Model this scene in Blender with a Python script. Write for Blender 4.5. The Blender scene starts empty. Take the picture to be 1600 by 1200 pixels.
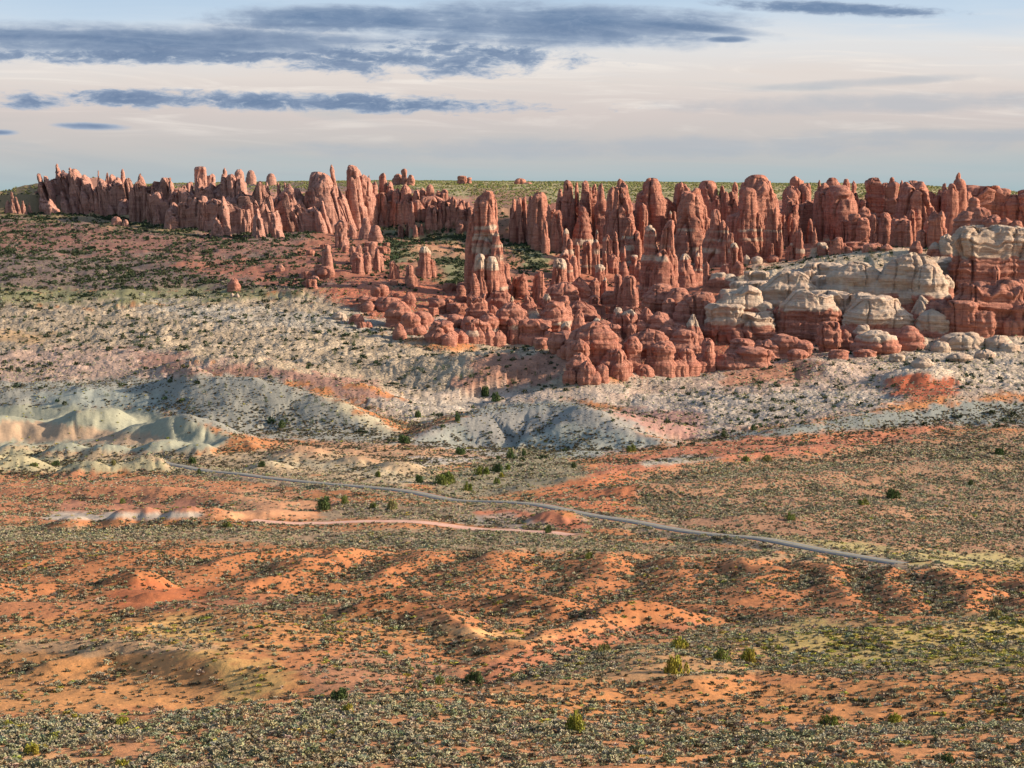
import bpy, math, random
import numpy as np
from math import radians, tan, atan, sin, cos, pi

# ---------------------------------------------------------------- camera, sky, sun, exposure
SC = bpy.context.scene
COL = SC.collection
F = 3465.0                    # focal length in pixels of a 1600 wide frame
PIT = atan(300.0 / F)         # camera pitch below the horizon
EXPO = 1.0
SUN_AZ, SUN_EL = 92.0, 21.0

cam_d = bpy.data.cameras.new("camera")
cam = bpy.data.objects.new("camera", cam_d)
COL.objects.link(cam)
cam.location = (0, 0, 0)
cam.rotation_euler = (pi / 2 - PIT, 0, 0)
cam_d.sensor_width = 36.0
cam_d.lens = 36.0 * F / 1600.0
cam_d.clip_start = 1.0
cam_d.clip_end = 60000.0
SC.camera = cam
SC.view_settings.view_transform = 'Standard'
SC.view_settings.look = 'None'
SC.view_settings.exposure = EXPO
SC.view_settings.gamma = 1.0
SC.view_settings.use_curve_mapping = False


class NT:
    """small helper for building node trees"""
    def __init__(self, tree):
        self.t = tree
        for n in list(tree.nodes):
            tree.nodes.remove(n)

    def n(self, kind, **kw):
        nd = self.t.nodes.new(kind)
        for k, v in kw.items():
            if k == 'ins':
                for key, val in v.items():
                    s = nd.inputs[key]
                    if hasattr(val, 'is_output') or isinstance(val, bpy.types.NodeSocket):
                        self.t.links.new(val, s)
                    else:
                        s.default_value = val
            else:
                setattr(nd, k, v)
        return nd

    def math(self, op, a, b=None, c=None, clamp=False):
        nd = self.t.nodes.new('ShaderNodeMath')
        nd.operation = op
        nd.use_clamp = clamp
        for i, v in enumerate((a, b, c)):
            if v is None:
                continue
            if isinstance(v, bpy.types.NodeSocket):
                self.t.links.new(v, nd.inputs[i])
            else:
                nd.inputs[i].default_value = v
        return nd.outputs[0]

    def smooth(self, x, lo, hi):
        nd = self.n('ShaderNodeMapRange', interpolation_type='SMOOTHSTEP', ins={'Value': x, 'From Min': lo, 'From Max': hi})
        return nd.outputs['Result']

    def mix(self, f, a, b, mode='MIX'):
        nd = self.t.nodes.new('ShaderNodeMix')
        nd.data_type = 'RGBA'
        nd.blend_type = mode
        for s, v in ((nd.inputs[0], f), (nd.inputs[6], a), (nd.inputs[7], b)):
            if isinstance(v, bpy.types.NodeSocket):
                self.t.links.new(v, s)
            else:
                if isinstance(v, (tuple, list)) and len(v) == 3:
                    v = (*v, 1.0)
                s.default_value = v
        return nd.outputs[2]

    def noise(self, vec, scale, detail=4.0, rough=0.55, dist=0.0):
        nd = self.n('ShaderNodeTexNoise', ins={'Vector': vec, 'Scale': scale, 'Detail': detail, 'Roughness': rough, 'Distortion': dist})
        return nd.outputs['Fac']

    def ramp(self, fac, stops, interp='LINEAR'):
        nd = self.n('ShaderNodeValToRGB', ins={'Fac': fac})
        cr = nd.color_ramp
        cr.interpolation = interp
        while len(cr.elements) > 1:
            cr.elements.remove(cr.elements[-1])
        cr.elements[0].position = stops[0][0]
        cr.elements[0].color = (*stops[0][1], 1)
        for p, c in stops[1:]:
            e = cr.elements.new(p)
            e.color = (*c, 1)
        return nd.outputs['Color']

    def link(self, a, b):
        self.t.links.new(a, b)


def lin(r, g, b):
    return tuple((x / 255 / 12.92) if x / 255 <= 0.04045 else ((x / 255 + 0.055) / 1.055) ** 2.4 for x in (r, g, b))


def sky(r, g, b):
    k = 2.0 ** -EXPO
    return tuple(x * k for x in lin(r, g, b))


def build_world():
    w = bpy.data.worlds.new("World")
    SC.world = w
    w.use_nodes = True
    t = NT(w.node_tree)
    out = t.n('ShaderNodeOutputWorld')
    bg = t.n('ShaderNodeBackground')
    t.link(bg.outputs[0], out.inputs[0])
    bg.inputs['Strength'].default_value = 1.0
    st = t.n('ShaderNodeTexSky', sky_type='NISHITA')
    st.sun_disc = False
    st.sun_elevation = radians(SUN_EL)
    st.sun_rotation = radians(SUN_AZ)
    st.air_density = 1.0
    st.dust_density = 1.2
    nis = t.n('ShaderNodeVectorMath', operation='SCALE')
    t.link(st.outputs[0], nis.inputs[0])
    nis.inputs['Scale'].default_value = 0.10
    tc = t.n('ShaderNodeTexCoord')
    sep = t.n('ShaderNodeSeparateXYZ', ins={0: tc.outputs['Generated']})
    X, Y, Z = sep.outputs
    # azimuth from the view direction and elevation, in hundredths of a radian
    A = t.math('MULTIPLY', t.math('ARCTAN2', X, Y), 100.0)
    E = t.math('MULTIPLY', t.math('ARCSINE', Z), 100.0)
    P = t.n('ShaderNodeCombineXYZ', ins={0: A, 1: E}).outputs[0]
    # streaky high veil
    ps = t.n('ShaderNodeCombineXYZ', ins={0: t.math('MULTIPLY', A, 0.045), 1: t.math('MULTIPLY', t.math('ADD', E, t.math('MULTIPLY', A, 0.03)), 0.55)}).outputs[0]
    n1 = t.noise(ps, 1.0, 5.0, 0.55, 0.6)
    n2 = t.noise(ps, 2.6, 6.0, 0.6, 0.8)
    Ew = t.math('ADD', E, t.math('MULTIPLY', t.math('SUBTRACT', n1, 0.5), 3.0))
    fac = t.math('DIVIDE', Ew, 12.0)
    veil = t.ramp(fac, [(0.0, sky(168, 188, 193)), (0.07, sky(181, 192, 195)), (0.16, sky(198, 195, 193)), (0.28, sky(213, 203, 199)),
                        (0.42, sky(227, 218, 212)), (0.54, sky(226, 227, 228)), (0.66, sky(198, 216, 233)), (0.82, sky(166, 197, 226)), (1.0, sky(146, 180, 214))])
    # cream lit streaks and grey streaks
    cream = t.smooth(n2, 0.50, 0.72)
    band = t.math('MULTIPLY', t.smooth(E, 1.5, 4.0), t.math('SUBTRACT', 1.0, t.smooth(E, 6.5, 8.2)))
    veil = t.mix(t.math('MULTIPLY', t.math('MULTIPLY', cream, band), 0.8), veil, sky(243, 235, 227))
    greyf = t.math('MULTIPLY', t.smooth(n1, 0.5, 0.68), t.math('SUBTRACT', 1.0, t.smooth(E, 3.8, 5.6)))
    veil = t.mix(t.math('MULTIPLY', greyf, 0.5), veil, sky(166, 182, 190))
    # slate clouds: soft ellipses broken up by noise
    q1 = t.n('ShaderNodeCombineXYZ', ins={0: t.math('MULTIPLY', A, 0.35), 1: t.math('MULTIPLY', E, 1.0)}).outputs[0]
    cn = t.math('SUBTRACT', t.noise(q1, 0.75, 7.0, 0.62, 0.4), 0.5)
    cf = t.math('SUBTRACT', t.noise(q1, 2.6, 8.0, 0.68, 0.5), 0.5)

    def cloud(u, v, hu, hv, slant=0.0, k=1.6, kf=0.9):
        a0, e0 = (u - 800) / F * 100, (300 - v) / F * 100
        da = t.math('SUBTRACT', A, a0)
        de = t.math('SUBTRACT', t.math('SUBTRACT', E, e0), t.math('MULTIPLY', da, slant))
        r1 = t.math('POWER', t.math('ABSOLUTE', t.math('DIVIDE', da, hu / F * 100)), 2.0)
        r2 = t.math('POWER', t.math('ABSOLUTE', t.math('DIVIDE', de, hv / F * 100)), 2.0)
        f = t.math('SUBTRACT', 1.0, t.math('ADD', r1, r2))
        f = t.math('ADD', f, t.math('MULTIPLY', cn, k))
        return t.math('ADD', f, t.math('MULTIPLY', cf, kf))
    cs = [cloud(860, 44, 330, 38, -0.02, 1.5, 1.0), cloud(560, 36, 260, 24, 0.0, 1.8, 1.2), cloud(210, 70, 520, 27, -0.012, 1.2, 0.9), cloud(640, 92, 260, 28, 0.0, 3.6, 3.2), cloud(300, 92, 330, 16, 0.0, 3.6, 3.2),
          cloud(1060, 46, 150, 10, -0.09, 0.9, 0.8),
          cloud(430, 162, 420, 15, -0.015, 3.2, 3.6), cloud(1290, 20, 175, 11, -0.05, 2.2, 2.4), cloud(70, 162, 60, 13, 0, 3.0, 3.2),
          cloud(150, 200, 60, 6, -0.03, 1.5, 1.0), cloud(1130, 66, 40, 6, 0, 1.5, 1.0), cloud(20, 210, 30, 5, 0, 1.5, 1.0)]
    m = cs[0]
    for c in cs[1:]:
        m = t.math('MAXIMUM', m, c)
    m = t.math('ADD', m, t.math('MULTIPLY', t.math('SUBTRACT', n2, 0.5), 1.3))
    thick = t.smooth(m, 0.05, 1.15)
    edge = t.smooth(m, -0.40, 0.70)
    ccol = t.mix(thick, sky(166, 182, 203), sky(96, 124, 160))
    ccol = t.mix(t.smooth(cf, -0.1, 0.25), ccol, t.mix(0.28, ccol, sky(185, 198, 218)))
    veil = t.mix(t.math('MULTIPLY', edge, 0.93), veil, ccol)
    # faint grey bars on the right
    bars = [cloud(1400, 165, 420, 20, 0.01, 2.0, 0.3), cloud(1330, 134, 260, 9, 0.05, 1.6, 0.3), cloud(1000, 232, 700, 22, 0.01, 2.2, 0.2), cloud(1500, 215, 300, 14, -0.01, 2.0, 0.3)]
    b = bars[0]
    for c in bars[1:]:
        b = t.math('MAXIMUM', b, c)
    veil = t.mix(t.math('MULTIPLY', t.smooth(b, 0.0, 1.1), 0.5), veil, sky(168, 181, 194))
    # the veil thins upwards into the open sky
    up = t.math('MAXIMUM', t.smooth(E, 9.0, 40.0), t.smooth(t.math('ABSOLUTE', A), 40.0, 90.0))
    col = t.mix(up, veil, nis.outputs[0])
    t.link(col, bg.inputs['Color'])


build_world()

sun_d = bpy.data.lights.new("sun", 'SUN')
sun_d.energy = 4.4
sun_d.angle = radians(0.9)
sun_d.color = (1.0, 0.83, 0.64)
sun = bpy.data.objects.new("sun", sun_d)
COL.objects.link(sun)
_el, _az = radians(SUN_EL), radians(SUN_AZ)
sdir = (cos(_el) * sin(_az), cos(_el) * cos(_az), sin(_el))      # towards the sun
from mathutils import Vector
sun.rotation_euler = Vector(sdir).to_track_quat('Z', 'Y').to_euler()
sun.location = (800, 0, 400)

# ---------------------------------------------------------------- numpy noise
def _h(ix, iy, iz, seed):
    with np.errstate(over='ignore'):
        n = (ix.astype(np.uint32) * np.uint32(374761393) + iy.astype(np.uint32) * np.uint32(668265263)
             + iz.astype(np.uint32) * np.uint32(2147483647 - 362437) + np.uint32((seed * 974634323) & 0xffffffff))
        n = (n ^ (n >> np.uint32(13))) * np.uint32(1274126177)
        n = n ^ (n >> np.uint32(16))
    return n.astype(np.float32) * np.float32(2.0 / 4294967295.0) - np.float32(1)


def noise3(x, y, z, seed=0):
    x, y, z = np.broadcast_arrays(np.asarray(x, np.float32), np.asarray(y, np.float32), np.asarray(z, np.float32))
    fx, fy, fz = np.floor(x), np.floor(y), np.floor(z)
    ix, iy, iz = fx.astype(np.int64), fy.astype(np.int64), fz.astype(np.int64)
    tx, ty, tz = x - fx, y - fy, z - fz
    tx, ty, tz = (q * q * q * (q * (q * 6 - 15) + 10) for q in (tx, ty, tz))
    r = 0
    for a in (0, 1):
        wx = tx if a else 1 - tx
        for b in (0, 1):
            wy = ty if b else 1 - ty
            for c in (0, 1):
                wz = tz if c else 1 - tz
                r = r + wx * wy * wz * _h(ix + a, iy + b, iz + c, seed)
    return r


_Z1 = np.zeros(1, np.int64)


def noise2(x, y, seed=0):
    x, y = np.broadcast_arrays(np.asarray(x, np.float32), np.asarray(y, np.float32))
    fx, fy = np.floor(x), np.floor(y)
    ix, iy = fx.astype(np.int64), fy.astype(np.int64)
    tx, ty = x - fx, y - fy
    tx, ty = (q * q * q * (q * (q * 6 - 15) + 10) for q in (tx, ty))
    iz = np.zeros_like(ix)
    return ((1 - tx) * (1 - ty) * _h(ix, iy, iz, seed) + tx * (1 - ty) * _h(ix + 1, iy, iz, seed)
            + (1 - tx) * ty * _h(ix, iy + 1, iz, seed) + tx * ty * _h(ix + 1, iy + 1, iz, seed))


def fbm2(x, y, o=4, seed=0, g=0.5):
    r, a, s = 0, 1.0, 0
    for i in range(o):
        r = r + a * noise2(x * 2.03 ** i + 13.7 * i, y * 2.03 ** i - 7.1 * i, seed + i)
        s += a
        a *= g
    return r / s * 1.6


def fbm3(x, y, z, o=3, seed=0, g=0.5):
    r, a, s = 0, 1.0, 0
    for i in range(o):
        k = 2.03 ** i
        r = r + a * noise3(x * k + 13.7 * i, y * k - 7.1 * i, z * k + 3.3 * i, seed + i)
        s += a
        a *= g
    return r / s * 1.6


def ss(a, b, x):
    t = np.clip((x - a) / (b - a), 0, 1)
    return t * t * (3 - 2 * t)


# ---------------------------------------------------------------- terrain
def z_of(v, Y):
    return -Y * np.tan(PIT + np.arctan((np.asarray(v, float) - 600) / F))


def project(x, y, z):
    d = y * cos(PIT) - z * sin(PIT)
    return 800 + F * x / d, 600 - F * (y * sin(PIT) + z * cos(PIT)) / d


def at(u, v, Y):
    """world point at pixel u, v and forward distance Y"""
    z = float(z_of(v, Y))
    return ((u - 800) / F * (Y * cos(PIT) - z * sin(PIT)), Y, z)


TU = np.arange(0, 1601, 200)
TAB = [
    (190, [1215, 1212, 1212, 1212, 1215, 1215, 1215, 1215, 1215]),
    (220, [1162, 1160, 1158, 1160, 1165, 1170, 1170, 1170, 1170]),
    (250, [1125, 1118, 1105, 1115, 1120, 1132, 1135, 1135, 1132]),
    (275, [1142, 1138, 1105, 1095, 1106, 1128, 1130, 1124, 1118]),
    (300, [1160, 1158, 1142, 1100, 1080, 1097, 1098, 1092, 1088]),
    (330, [1122, 1120, 1130, 1122, 1066, 1050, 1060, 1055, 1050]),
    (360, [1070, 1070, 1085, 1110, 1058, 1016, 1030, 1025, 1022]),
    (400, [1020, 1020, 1035, 1052, 1035, 1010, 995, 990, 990]),
    (440, [982, 982, 990, 1000, 1005, 988, 968, 965, 968]),
    (490, [945, 948, 952, 960, 965, 950, 935, 930, 935]),
    (540, [910, 915, 918, 918, 918, 908, 898, 898, 907]),
    (580, [882, 884, 882, 880, 878, 876, 872, 876, 893]),
    (620, [858, 858, 857, 857, 856, 852, 849, 862, 882]),
    (660, [838, 838, 838, 834, 834, 830, 832, 846, 863]),
    (710, [818, 818, 812, 806, 802, 802, 807, 821, 839]),
    (770, [795, 795, 785, 777, 780, 773, 775, 790, 808]),
    (840, [768, 762, 752, 748, 752, 745, 745, 755, 770]),
    (920, [742, 735, 724, 718, 722, 720, 715, 720, 733]),
    (1000, [710, 700, 692, 692, 700, 695, 688, 688, 694]),
    (1080, [672, 662, 660, 665, 682, 665, 655, 652, 655]),
    (1160, [630, 622, 618, 628, 645, 630, 620, 615, 615]),
    (1250, [588, 578, 575, 588, 600, 595, 582, 577, 575]),
    (1350, [546, 538, 535, 540, 560, 570, 558, 545, 543]),
    (1450, [505, 498, 495, 495, 515, 535, 525, 505, 505]),
    (1550, [468, 463, 460, 458, 475, 490, 480, 450, 470]),
    (1700, [433, 430, 425, 422, 432, 445, 430, 400, 420]),
    (1900, [399, 397, 392, 392, 396, 405, 395, 380, 385]),
    (2150, [365, 363, 365, 370, 365, 360, 355, 352, 350]),
    (2500, [333, 332, 340, 343, 332, 325, 322, 322, 328]),
    (3000, [311, 302, 305, 306, 300, 299, 299, 301, 315]),
    (3600, [301, 291, 289, 288, 288, 288, 289, 291, 302]),
    (4500, [302, 290, 285, 283, 284, 285, 287, 290, 304]),
    (6000, [306, 294, 288, 286, 287, 288, 290, 294, 310]),
    (8000, [312, 300, 294, 292, 293, 294, 296, 300, 316]),
]
TY = np.array([r[0] for r in TAB], float)
TV = np.array([r[1] for r in TAB], float)


def catmull(xk, yk, x):
    """cubic hermite with finite difference slopes; yk may be (n, m)"""
    yk = np.asarray(yk, float)
    d = np.gradient(yk, xk, axis=0)
    i = np.clip(np.searchsorted(xk, x) - 1, 0, len(xk) - 2)
    h = (xk[i + 1] - xk[i])
    t = np.clip((x - xk[i]) / h, 0, 1)
    if yk.ndim == 2:
        t = t[:, None]; h = h[:, None]
    t2, t3 = t * t, t * t * t
    return (2 * t3 - 3 * t2 + 1) * yk[i] + (t3 - 2 * t2 + t) * h * d[i] + (-2 * t3 + 3 * t2) * yk[i + 1] + (t3 - t2) * h * d[i + 1]


_side = 0.30 + 0.75 * (np.arange(1, 71) / 70.0) ** 1.8
S = np.concatenate([-_side[::-1], np.linspace(-0.30, 0.30, 1000), _side])
NS = len(S)
ys = [150.0]
while ys[-1] < 7900:
    y = ys[-1]
    ys.append(y + max(0.38, 0.8 * y * y / (F * 92.0) * (1.0 if y < 1900 else 1.3)))
YS = np.array(ys)
pre = np.array([4.0, 12, 25, 45, 70, 95, 120, 136])
YS = np.concatenate([pre, YS])
NY = len(YS)

_rows = catmull(np.log(TY), TV, np.log(np.clip(YS, 190, 8000)))         # NY x 9
_uu = np.clip(800 + F * S * 0.995, -60, 1660)
_k = np.concatenate([[-300.0], TU, [1900.0]])
_full = np.concatenate([_rows[:, :1], _rows, _rows[:, -1:]], axis=1)
VB = catmull(_k, _full.T, _uu).T                                      # NY x NS
GY = np.repeat(YS[:, None], NS, 1)
GX = GY * S[None, :]
Z = z_of(VB, GY)
near = GY < 190
zn = np.interp(YS, [4, 25, 70, 120, 150, 190], [-5.5, -12, -24, -37, -43.5, -50])
z190 = Z[np.argmin(abs(YS - 190))]
f190 = np.clip((YS - 120) / 70, 0, 1)[:, None]
Z = np.where(near, (1 - f190) * np.minimum(zn, -5)[:, None] + f190 * z190[None, :], Z)
ZB = Z.copy()


def grid_index(x, y):
    j = np.interp(np.asarray(x, float) / np.asarray(y, float), S, np.arange(NS))
    i = np.interp(y, YS, np.arange(NY))
    return np.clip(i, 0, NY - 1.001), np.clip(j, 0, NS - 1.001)


def sample(G, x, y):
    i, j = grid_index(x, y)
    a, b = i.astype(int), j.astype(int)
    p, q = i - a, j - b
    return (G[a, b] * (1 - p) * (1 - q) + G[a + 1, b] * p * (1 - q) + G[a, b + 1] * (1 - p) * q + G[a + 1, b + 1] * p * q)


def ground(x, y):
    return float(sample(Z, np.array([x]), np.array([y]))[0])


def ray(u, v, G=None, y0=185.0):
    """forward distance where the line of sight through pixel u, v meets the terrain"""
    G = Z if G is None else G
    s = (u - 800) / F * 1.0
    j = min(float(np.interp(s, S, np.arange(NS))), NS - 2.0)
    a = int(j)
    z = G[:, a] * (1 - (j - a)) + G[:, a + 1] * (j - a)
    vp = project(S[a] * YS, YS, z)[1]
    ok = np.where((vp <= v) & (YS > y0))[0]
    if len(ok) == 0:
        return 4400.0
    k = ok[0]
    if k == 0:
        return YS[0]
    d = vp[k - 1] - vp[k]
    t = (vp[k - 1] - v) / d if abs(d) > 1e-6 else 0
    return float(YS[k - 1] + np.clip(t, 0, 1) * (YS[k] - YS[k - 1]))


def segdist(px, py, pts):
    """distance to a polyline and its parameter; pts (n, 2)"""
    best = np.full(px.shape, 1e9)
    par = np.zeros(px.shape)
    for i in range(len(pts) - 1):
        ax, ay = pts[i]
        bx, by = pts[i + 1]
        dx, dy = bx - ax, by - ay
        t = np.clip(((px - ax) * dx + (py - ay) * dy) / (dx * dx + dy * dy + 1e-9), 0, 1)
        d = np.hypot(px - ax - t * dx, py - ay - t * dy)
        m = d < best
        best = np.where(m, d, best)
        par = np.where(m, i + t, par)
    return best, par


def window(x0, x1, y0, y1):
    i0, i1 = np.searchsorted(YS, [y0, y1])
    i0, i1 = max(i0, 0), min(i1 + 1, NY)
    yy = max(YS[i0], 1)
    s0 = min(x0 / yy, x0 / YS[i1 - 1])
    s1 = max(x1 / yy, x1 / YS[i1 - 1])
    j0, j1 = np.clip(np.searchsorted(S, [s0, s1]), 0, NS)
    return slice(i0, i1), slice(j0, max(j1, j0 + 1))


def crest(pts, front, back, rnd=3.0, k=1.5, rill=0.0, rfreq=0.1, reach=160.0, seed=1):
    """raise the terrain to a tent with an absolute crest line; pts (u, v, Y)"""
    w = np.array([at(*p) for p in pts])
    a, b = window(w[:, 0].min() - reach, w[:, 0].max() + reach, w[:, 1].min() - reach, w[:, 1].max() + reach)
    x, y, z = GX[a, b], GY[a, b], Z[a, b]
    d, t = segdist(x, y, w[:, :2])
    zc = np.interp(t, np.arange(len(w)), w[:, 2])
    yc = np.interp(t, np.arange(len(w)), w[:, 1])
    xc = np.interp(t, np.arange(len(w)), w[:, 0])
    sl = np.where(y < yc, front, back)
    if rill:
        q = noise2((x * 0.94 + 0.3 * y) * rfreq + 0.6 * noise2(x * 0.03, y * 0.03, seed + 9), d * 0.012, seed)
        q = 1 - np.abs(q) * 2
        dd = d + rill * q * ss(0, 30, d) * 3
    else:
        dd = d
    zt = zc - sl * (np.sqrt(np.maximum(dd, 0) ** 2 + rnd * rnd) - rnd)
    h = np.clip(0.5 + 0.5 * (zt - z) / k, 0, 1)
    Z[a, b] = z * (1 - h) + zt * h + k * h * (1 - h)


def spur(pts, h, w, p=1.0, tail=0.3):
    """raise a rounded spur by h metres above the ground; pts (u, v) on the base terrain"""
    q = []
    for u, v in pts:
        Y = ray(u, v, ZB)
        q.append(at(u, v, Y)[:2])
    q = np.array(q)
    a, b = window(q[:, 0].min() - w * 2, q[:, 0].max() + w * 2, q[:, 1].min() - w * 2, q[:, 1].max() + w * 2)
    x, y = GX[a, b], GY[a, b]
    x2 = x + 5.0 * noise2(x * 0.045, y * 0.045, 71) + 1.5 * noise2(x * 0.2, y * 0.2, 72)
    d, t = segdist(x2, y, q)
    n = len(q) - 1
    prof = np.clip(np.minimum((t + 0.15) / 0.4, 1), 0.1, 1) * (1 - (1 - tail) * (t / n) ** 1.5)
    r = np.clip(1 - d / w, 0, 1)
    r = r * r * (3 - 2 * r) * 0.6 + r * 0.4
    Z[a, b] += h * prof * r


def mound(u, v, ru, h, ry=None, Y=None, p=1.4, rill=0.25, seed=3):
    """a single rounded mound; ru half width in pixels"""
    Y = Y or ray(u, v, ZB)
    x0, y0, _ = at(u, v, Y)
    rx = ru * Y / F
    ry = ry or rx * 1.3
    a, b = window(x0 - rx * 2, x0 + rx * 2, y0 - ry * 2, y0 + ry * 2)
    x, y = GX[a, b], GY[a, b]
    th = np.arctan2(y - y0, x - x0)
    r = np.hypot((x - x0) / rx, (y - y0) / ry)
    r = r * (1 + 0.10 * noise2(x * 0.15, y * 0.15, seed))
    q = 1 - np.abs(noise2(np.cos(th) * 2.6 + seed * 3.7, np.sin(th) * 2.6, seed + 5)) * 2
    r = r + rill * 0.35 * q * ss(0.15, 0.7, r)
    f = np.exp(-np.abs(r * 1.15) ** (2 * p) * 1.2)
    Z[a, b] += h * f


# long ridges and hills (u, v, Y)
crest([(-250, 1010, 392), (0, 1003, 390), (150, 998, 386), (300, 1008, 376), (400, 1032, 362), (470, 1062, 348), (520, 1088, 336)], 0.30, 0.10, 5, 2.0, 0.15, 0.08, 70)
crest([(120, 992, 436), (250, 958, 455), (400, 943, 458), (520, 957, 445), (650, 976, 432), (760, 990, 416), (870, 998, 404)], 0.30, 0.16, 6, 2.0, 0.15, 0.08, 70)
crest([(230, 602, 1125), (330, 588, 1110), (400, 592, 1098), (480, 614, 1085), (535, 632, 1070), (600, 664, 1050), (650, 690, 1030)], 0.42, 0.35, 4, 2.5, 0.5, 0.09, 190, 11)
crest([(640, 690, 1010), (700, 662, 1030), (760, 637, 1045), (830, 627, 1050), (900, 631, 1040), (935, 640, 1020), (965, 664, 1003), (1010, 682, 990), (1060, 698, 975)], 0.36, 0.22, 3, 2.0, 0.5, 0.09, 190, 12)
crest([(-100, 615, 1140), (0, 610, 1135), (60, 604, 1130), (130, 602, 1125), (230, 608, 1120)], 0.40, 0.3, 6, 4, 0.5, 0.07, 170, 14)
crest([(400, 570, 1300), (560, 560, 1288), (690, 553, 1270), (760, 545, 1258), (830, 542, 1250), (885, 553, 1235), (905, 580, 1210)], 0.30, 0.12, 4, 3.0, 0.6, 0.06, 150, 13)
crest([(240, 575, 1230), (330, 557, 1230), (400, 556, 1225), (470, 580, 1200), (560, 600, 1180)], 0.35, 0.2, 6, 4.0, 0.4, 0.06, 120, 16)
crest([(1120, 440, 1520), (1200, 420, 1530), (1280, 402, 1540), (1350, 390, 1545), (1410, 386, 1540), (1460, 398, 1520), (1495, 430, 1490)], 0.30, 0.25, 8, 6.0, 0.2, 0.05, 200, 17)
crest([(1480, 402, 1600), (1540, 372, 1600), (1620, 366, 1590), (1750, 372, 1580)], 0.75, 0.1, 10, 4.0, 0.2, 0.05, 140, 19)
crest([(-60, 300, 2600), (0, 299, 2640), (50, 288, 2640), (100, 273, 2640), (135, 275, 2630), (180, 292, 2600)], 0.42, 0.3, 10, 4.0, 0.3, 0.03, 260, 18)
crest([(1130, 690, 990), (1250, 665, 1020), (1400, 632, 1080), (1520, 610, 1120), (1700, 592, 1150)], 0.34, 0.15, 8, 3.0, 0.2, 0.06, 120, 21)
crest([(1000, 600, 1225), (1120, 580, 1240), (1240, 562, 1255), (1280, 560, 1250)], 0.4, 0.2, 8, 3.0, 0.4, 0.06, 110, 22)

# rock masses behind the rows of fins
crest([(165, 300, 2480), (230, 296, 2440), (300, 305, 2330), (360, 306, 2300), (430, 310, 2280), (500, 306, 2280), (560, 310, 2330), (620, 315, 2330), (680, 322, 2300), (740, 335, 2280)], 1.3, 0.05, 6, 4.0, 0.3, 0.05, 90, 31)
crest([(800, 340, 2120), (870, 342, 2120), (960, 345, 2120), (1080, 342, 2120), (1200, 342, 2120), (1300, 335, 2120), (1420, 328, 2080), (1520, 322, 2050), (1640, 322, 2030)], 1.2, 0.02, 6, 4.0, 0.3, 0.05, 90, 33)
crest([(1340, 879, 566), (1400, 880, 556), (1460, 882, 548), (1530, 892, 544), (1640, 904, 540)], 0.22, 0.3, 3, 1.0, 0.15, 0.08, 40, 41)
# green clay mounds
for i, (u, v, r, h) in enumerate([(30, 650, 62, 10), (112, 655, 40, 7), (160, 650, 66, 12), (215, 668, 45, 8), (270, 672, 48, 11), (325, 676, 56, 10),
                                  (20, 680, 50, 6), (100, 690, 46, 7), (165, 695, 40, 7), (255, 695, 48, 8), (310, 702, 36, 6), (375, 690, 50, 6),
                                  (28, 712, 44, 7), (130, 728, 50, 7), (190, 730, 34, 5), (240, 728, 38, 9), (-30, 700, 50, 7), (-40, 655, 60, 9),
                                  (470, 715, 60, 5), (420, 735, 40, 4), (620, 745, 50, 5), (560, 730, 50, 4)]):
    mound(u, v, r * 1.1, h * 0.8, seed=20 + i, Y=905 + (730 - v) * 2.0, ry=r * 0.36, p=1.15, rill=0.30)
# banded mounds by the wash
for i, (u, v, r, h) in enumerate([(112, 806, 40, 5), (192, 800, 36, 7.0), (238, 796, 20, 5.5), (290, 800, 46, 7), (350, 800, 36, 4.0), (420, 790, 60, 3.5)]):
    mound(u, v, r * 1.15, h * 0.72, seed=50 + i, Y=695 + (806 - v), ry=14, p=1.25, rill=0.2)
# red foothill and spurs
_sr = random.Random(8)
mound(215, 918, 62, 4.5, seed=61, ry=15)
mound(1145, 890, 70, 1.3, seed=62, ry=14)
mound(870, 985, 120, 3.0, seed=63, ry=20)
mound(1000, 985, 100, 3.0, seed=64, ry=12)
mound(1440, 600, 80, 9, seed=65, ry=35)
mound(870, 815, 50, 3.5, seed=66, ry=9)
for p, h, w in [([(570, 862), (450, 900), (370, 945)], 4.2, 9), ([(700, 866), (600, 900), (520, 945)], 4.5, 10),
                ([(850, 866), (745, 900), (640, 955)], 4.5, 10), ([(965, 866), (915, 905), (860, 965)], 4.5, 9),
                ([(1085, 866), (1050, 905), (1030, 960)], 4.5, 9), ([(1190, 866), (1170, 905), (1150, 950)], 5, 9),
                ([(1290, 872), (1290, 910), (1310, 955)], 4.5, 8), ([(1395, 897), (1410, 918), (1450, 965)], 5.0, 8),
                ([(1478, 907), (1505, 925), (1560, 970)], 5.0, 8), ([(1585, 920), (1620, 940), (1680, 980)], 5.0, 9),
                ([(430, 862), (330, 890), (270, 905)], 3.5, 9), ([(300, 862), (200, 880), (120, 900)], 3.0, 10), ([(130, 862), (40, 885), (-60, 910)], 3.0, 11),
                ([(330, 968), (470, 945), (600, 950)], 3.0, 10)]:
    spur([(u_ + _sr.uniform(-14, 14), v_ + _sr.uniform(-2, 2)) for u_, v_ in p], h * _sr.uniform(0.5, 0.85), w * _sr.uniform(1.0, 1.45))
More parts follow.
